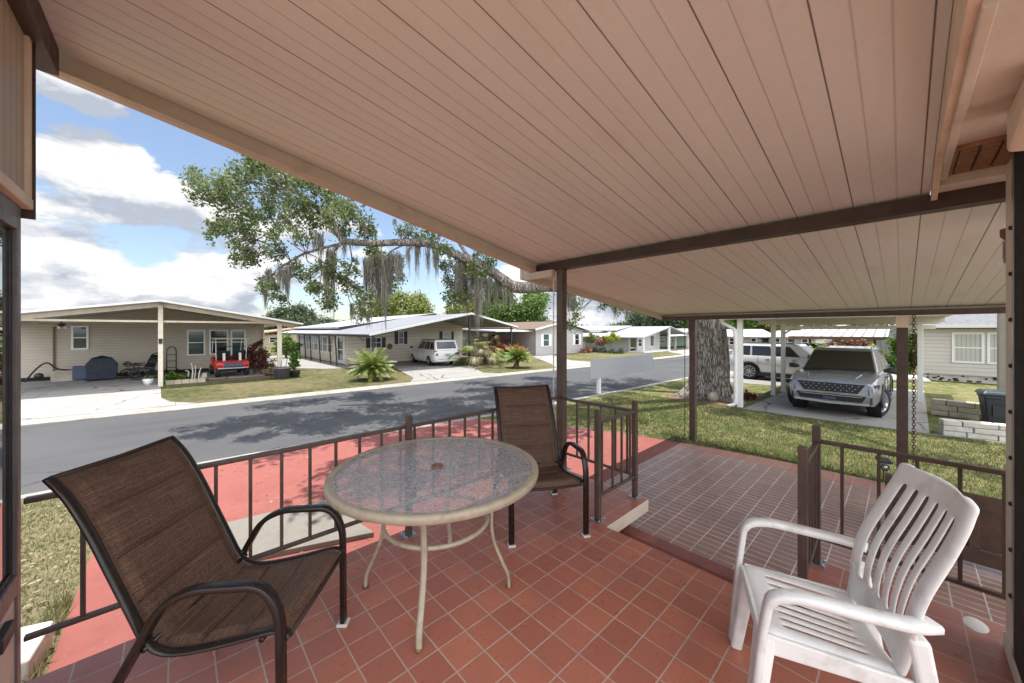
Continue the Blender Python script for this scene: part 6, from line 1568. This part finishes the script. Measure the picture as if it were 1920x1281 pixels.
cycad('full sago palm with arching yellow green fronds on the lawn by the driveway', (5.92, 14.78, G), .46, .16, 62, .98, .17, -.12, 1.25, .95)
cycad('sago palm on a short leaning trunk on the strip of lawn past the driveway', (13.46, 14.15, G), .52, .15, 60, .85, .15, -.15, 1.3, .75, curve=.10)
def fan_palm(label, loc):
    t = thing('fan_palm', label, 'palm', loc)
    b = MB(); b.tube([(0, 0, 0), (.02, 0, .5), (0, .02, 1.0)], [.14, .12, .10], 9); b.build('trunk', 'palm_bark', t)
    Vs = []; rb = MB()
    for i in range(25):
        az = i * 2.39996; el = random.uniform(.05, 1.35); L = random.uniform(.8, 1.35)
        d = Vector((math.cos(az) * math.cos(el), math.sin(az) * math.cos(el), math.sin(el)))
        P_ = [Vector((0, 0, .9)) + d * (L * k / 5) + Vector((0, 0, -.5 * (k / 5) ** 2)) for k in range(6)]
        rb.tube(P_, .012, 4); c = P_[-1]; tg = (P_[-1] - P_[-2]).normalized(); sd = tg.orthogonal().normalized(); sd2 = tg.cross(sd)
        sd = Vector((-math.sin(az), math.cos(az), 0))
        for k in range(22):
            a = -1.25 + 2.5 * k / 21; e_dir = (tg * math.cos(a) + sd * math.sin(a)).normalized(); ll = random.uniform(.45, .75)
            e = c + e_dir * ll + Vector((0, 0, -.28 * ll)); m_ = c + e_dir * ll * .5; w_ = e_dir.cross(Vector((0, 0, 1))).normalized() * .012
            Vs += [tuple(c), tuple(m_ - w_), tuple(e), tuple(m_ + w_)]
    rb.build('frond_rib', 'stem', t); V_ = np.array(Vs); n4 = len(Vs) // 4
    dry = RNG.random(n4) < .0
    nf = 26; per = 22
    idx = np.arange(n4) // per
    isdry = idx % 5 < 2
    raw_mesh('frond', V_.reshape(n4, 4, 3)[~isdry].reshape(-1, 3), 4, 'frond', t)
    raw_mesh('dry_frond', V_.reshape(n4, 4, 3)[isdry].reshape(-1, 3), 4, 'dry_frond', t)
    return t
fan_palm('drooping half dried fan palm by the black post at the driveway edge', (12.35, 16.3, G))
fan_palm('smaller palm with dry fronds right of the drooping fan palm', (13.6, 17.0, G))
shrub('low_plants', 'dark low plants at the base of the drooping palm', (12.2, 17.2, G), [(0, 0, .1, .3), (.5, 0, .12, .3), (-.4, .1, .08, .25), (.9, .1, .1, .25)], 'tree_leaf', 40, .08, .1)

# ------------------------------------------------------------------ grass
def blades(N, xs, ys, hmin, hmax, w, keep=None, z=G):
    x = RNG.uniform(*xs, N); y = RNG.uniform(*ys, N)
    if keep is not None:
        k = keep(x, y); x, y = x[k], y[k]
    n = len(x); a = RNG.uniform(0, 2 * np.pi, n); h_ = RNG.uniform(hmin, hmax, n); lean = RNG.uniform(0, .9, n) * h_
    la = RNG.uniform(0, 2 * np.pi, n)
    V = np.empty((n, 3, 3))
    V[:, 0] = np.stack([x - np.cos(a) * w, y - np.sin(a) * w, np.full(n, z)], 1)
    V[:, 1] = np.stack([x + np.cos(a) * w, y + np.sin(a) * w, np.full(n, z)], 1)
    V[:, 2] = np.stack([x + np.cos(la) * lean, y + np.sin(la) * lean, z + h_], 1)
    return V.reshape(-1, 3)
def near_keep(x, y):
    e = np.where(y < 1.2, 6.88, np.where(y < 3.8, 6.88 - (y - 1.2) * .18, 6.4 - (y - 3.8) * .50))
    return (x > e) & (y < 6.2 - .02 * x) & ~((x > 10.6) & (y < 2.85) & (y > -.6)) & ~((x > 10.7) & (y > 2.8) & (y < 5.0) & (x < 13.6)) & ~((x > 10.7) & (y <= -.3))
gv = np.concatenate([blades(70000, (6.2, 10.8), (-3.2, 6.3), .02, .06, .005, near_keep), blades(900, (6.82, 7.1), (-.5, 3.2), .05, .13, .006, near_keep)])
tag(raw_mesh('grass', gv, 3, 'grass'), 'short patchy green grass of the lawn next to the patio', 'grass', None, 'stuff')
gv = np.concatenate([blades(26000, (-3.5, -.56), (2.9, 7.05), .012, .045, .005), blades(350, (-.66, -.56), (3.2, 4.2), .05, .14, .006)])
tag(raw_mesh('grass', gv, 3, 'grass_dry'), 'thin dry yellowing grass left of the red slab', 'grass', None, 'stuff')
# fallen oak leaves and debris on the lawns and the red slab
lv = []
for (n, xs, ys, z) in ((1600, (-3, -.6), (3, 7), G + .03), (500, (0, 6), (3, 7), G + .006), (900, (7, 14), (3, 6), G + .03)):
    c = np.stack([RNG.uniform(*xs, n), RNG.uniform(*ys, n), np.full(n, z)], 1); v = leaves_at(c, .05, .5).reshape(-1, 4, 3); v[:, :, 2] = z + (v[:, :, 2] - z) * .25; lv.append(v.reshape(-1, 3))
tag(raw_mesh('fallen_leaves', np.concatenate(lv), 4, 'dry_frond'), 'scattered dry fallen leaves on the lawn and the red slab', 'leaves', None, 'stuff')

# ================================================================== CAMERA, SUN, SKY
cam = bpy.data.cameras.new('camera'); co = bpy.data.objects.new('camera', cam); COL.objects.link(co)
co.location = (0, 0, 1.59); co.rotation_euler = (RD(90), 0, RD(47.1 - 90))
cam.sensor_width = 36; cam.lens = 680 / 1920 * 36; cam.shift_y = -20.5 / 1920; cam.clip_start = .01; cam.clip_end = 2000
S.camera = co
SUN_EL, SUN_AZ = RD(83), RD(75)      # azimuth of the sun measured from +X towards +Y
sd = Vector((math.cos(SUN_AZ) * math.cos(SUN_EL), math.sin(SUN_AZ) * math.cos(SUN_EL), math.sin(SUN_EL)))
sl = bpy.data.lights.new('sun', 'SUN'); so = bpy.data.objects.new('sun', sl); COL.objects.link(so)
sl.energy = SUN_STRENGTH; sl.angle = RD(.53); sl.color = (1, .965, .915)
so.rotation_euler = sd.to_track_quat('Z', 'Y').to_euler(); so.location = (0, 0, 40)
w = bpy.data.worlds.new('World'); S.world = w
t = NT(w)
sky = t.n('ShaderNodeTexSky', sky_type='NISHITA', sun_disc=False, sun_elevation=SUN_EL, sun_rotation=RD(90) - SUN_AZ, air_density=1.0, dust_density=.6, ozone_density=1.6)
d = t.n('ShaderNodeTexCoord').outputs['Generated']
sp = t.n('ShaderNodeSeparateXYZ'); t.l(d, sp.inputs[0]); zz = sp.outputs[2]
def cloudfield(off):
    v = t.n('ShaderNodeVectorMath', operation='ADD'); t.l(d, v.inputs[0]); v.inputs[1].default_value = (CLX, CLY, off)
    v2 = t.scalev(v.outputs[0], (1., 1., 2.1))
    return t.math('ADD', t.math('MULTIPLY', t.noise(v2, 2.3, 2, .5), .62), t.math('MULTIPLY', t.noise(v2, 6.5, 9, .58, .15), .42))
n0 = cloudfield(0.); n1 = cloudfield(.045)
b1 = t.mapr(zz, .0, .27, .10, .062); b2 = t.mapr(zz, .255, .35, .0, -.19)
wd = t.n('ShaderNodeVectorMath', operation='DOT_PRODUCT'); t.l(d, wd.inputs[0]); wd.inputs[1].default_value = (-.124, .930, .347)
wisp = t.mapr(wd.outputs['Value'], .9935, .9998, 0, .21)
bi = t.math('ADD', t.math('ADD', b1, b2), wisp)
back = t.mapr(sp.outputs[1], -.35, .05, 1, 0)          # unseen cloud bank behind the camera, added and brightened to light the porch
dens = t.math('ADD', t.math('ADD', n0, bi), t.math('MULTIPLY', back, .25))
mask = t.mapr(dens, .545, .578)
lit = t.mapr(t.math('SUBTRACT', n0, n1), -.045, .03)
core = t.mapr(dens, .64, .80, 0, .4)
shade = t.mix(t.math('SUBTRACT', lit, core, None, True), (.52, .57, .66), (1.05, 1.05, 1.05))
hsv = t.n('ShaderNodeHueSaturation'); t.l(sky.outputs[0], hsv.inputs['Color']); hsv.inputs['Saturation'].default_value = .92
bs = t.n('ShaderNodeBackground'); t.l(hsv.outputs[0], bs.inputs[0]); bs.inputs[1].default_value = SKY_STRENGTH
bc = t.n('ShaderNodeBackground'); t.l(shade, bc.inputs[0]); t.l(t.math('MULTIPLY', t.math('ADD', 1., t.math('MULTIPLY', back, FILL_BANK)), CLOUD_STRENGTH), bc.inputs[1])
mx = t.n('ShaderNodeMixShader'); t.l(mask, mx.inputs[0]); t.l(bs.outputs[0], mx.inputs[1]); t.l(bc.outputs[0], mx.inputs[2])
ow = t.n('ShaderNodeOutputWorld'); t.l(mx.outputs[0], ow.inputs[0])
S.view_settings.view_transform = 'Standard'; S.view_settings.look = 'None'; S.view_settings.exposure = EXPOSURE; S.view_settings.gamma = 1
S.render.engine = 'CYCLES'
c = S.cycles
c.max_bounces = 10; c.diffuse_bounces = 6; c.glossy_bounces = 4; c.transmission_bounces = 8; c.transparent_max_bounces = 12
c.sample_clamp_indirect = 8; c.use_denoising = True; c.caustics_reflective = False
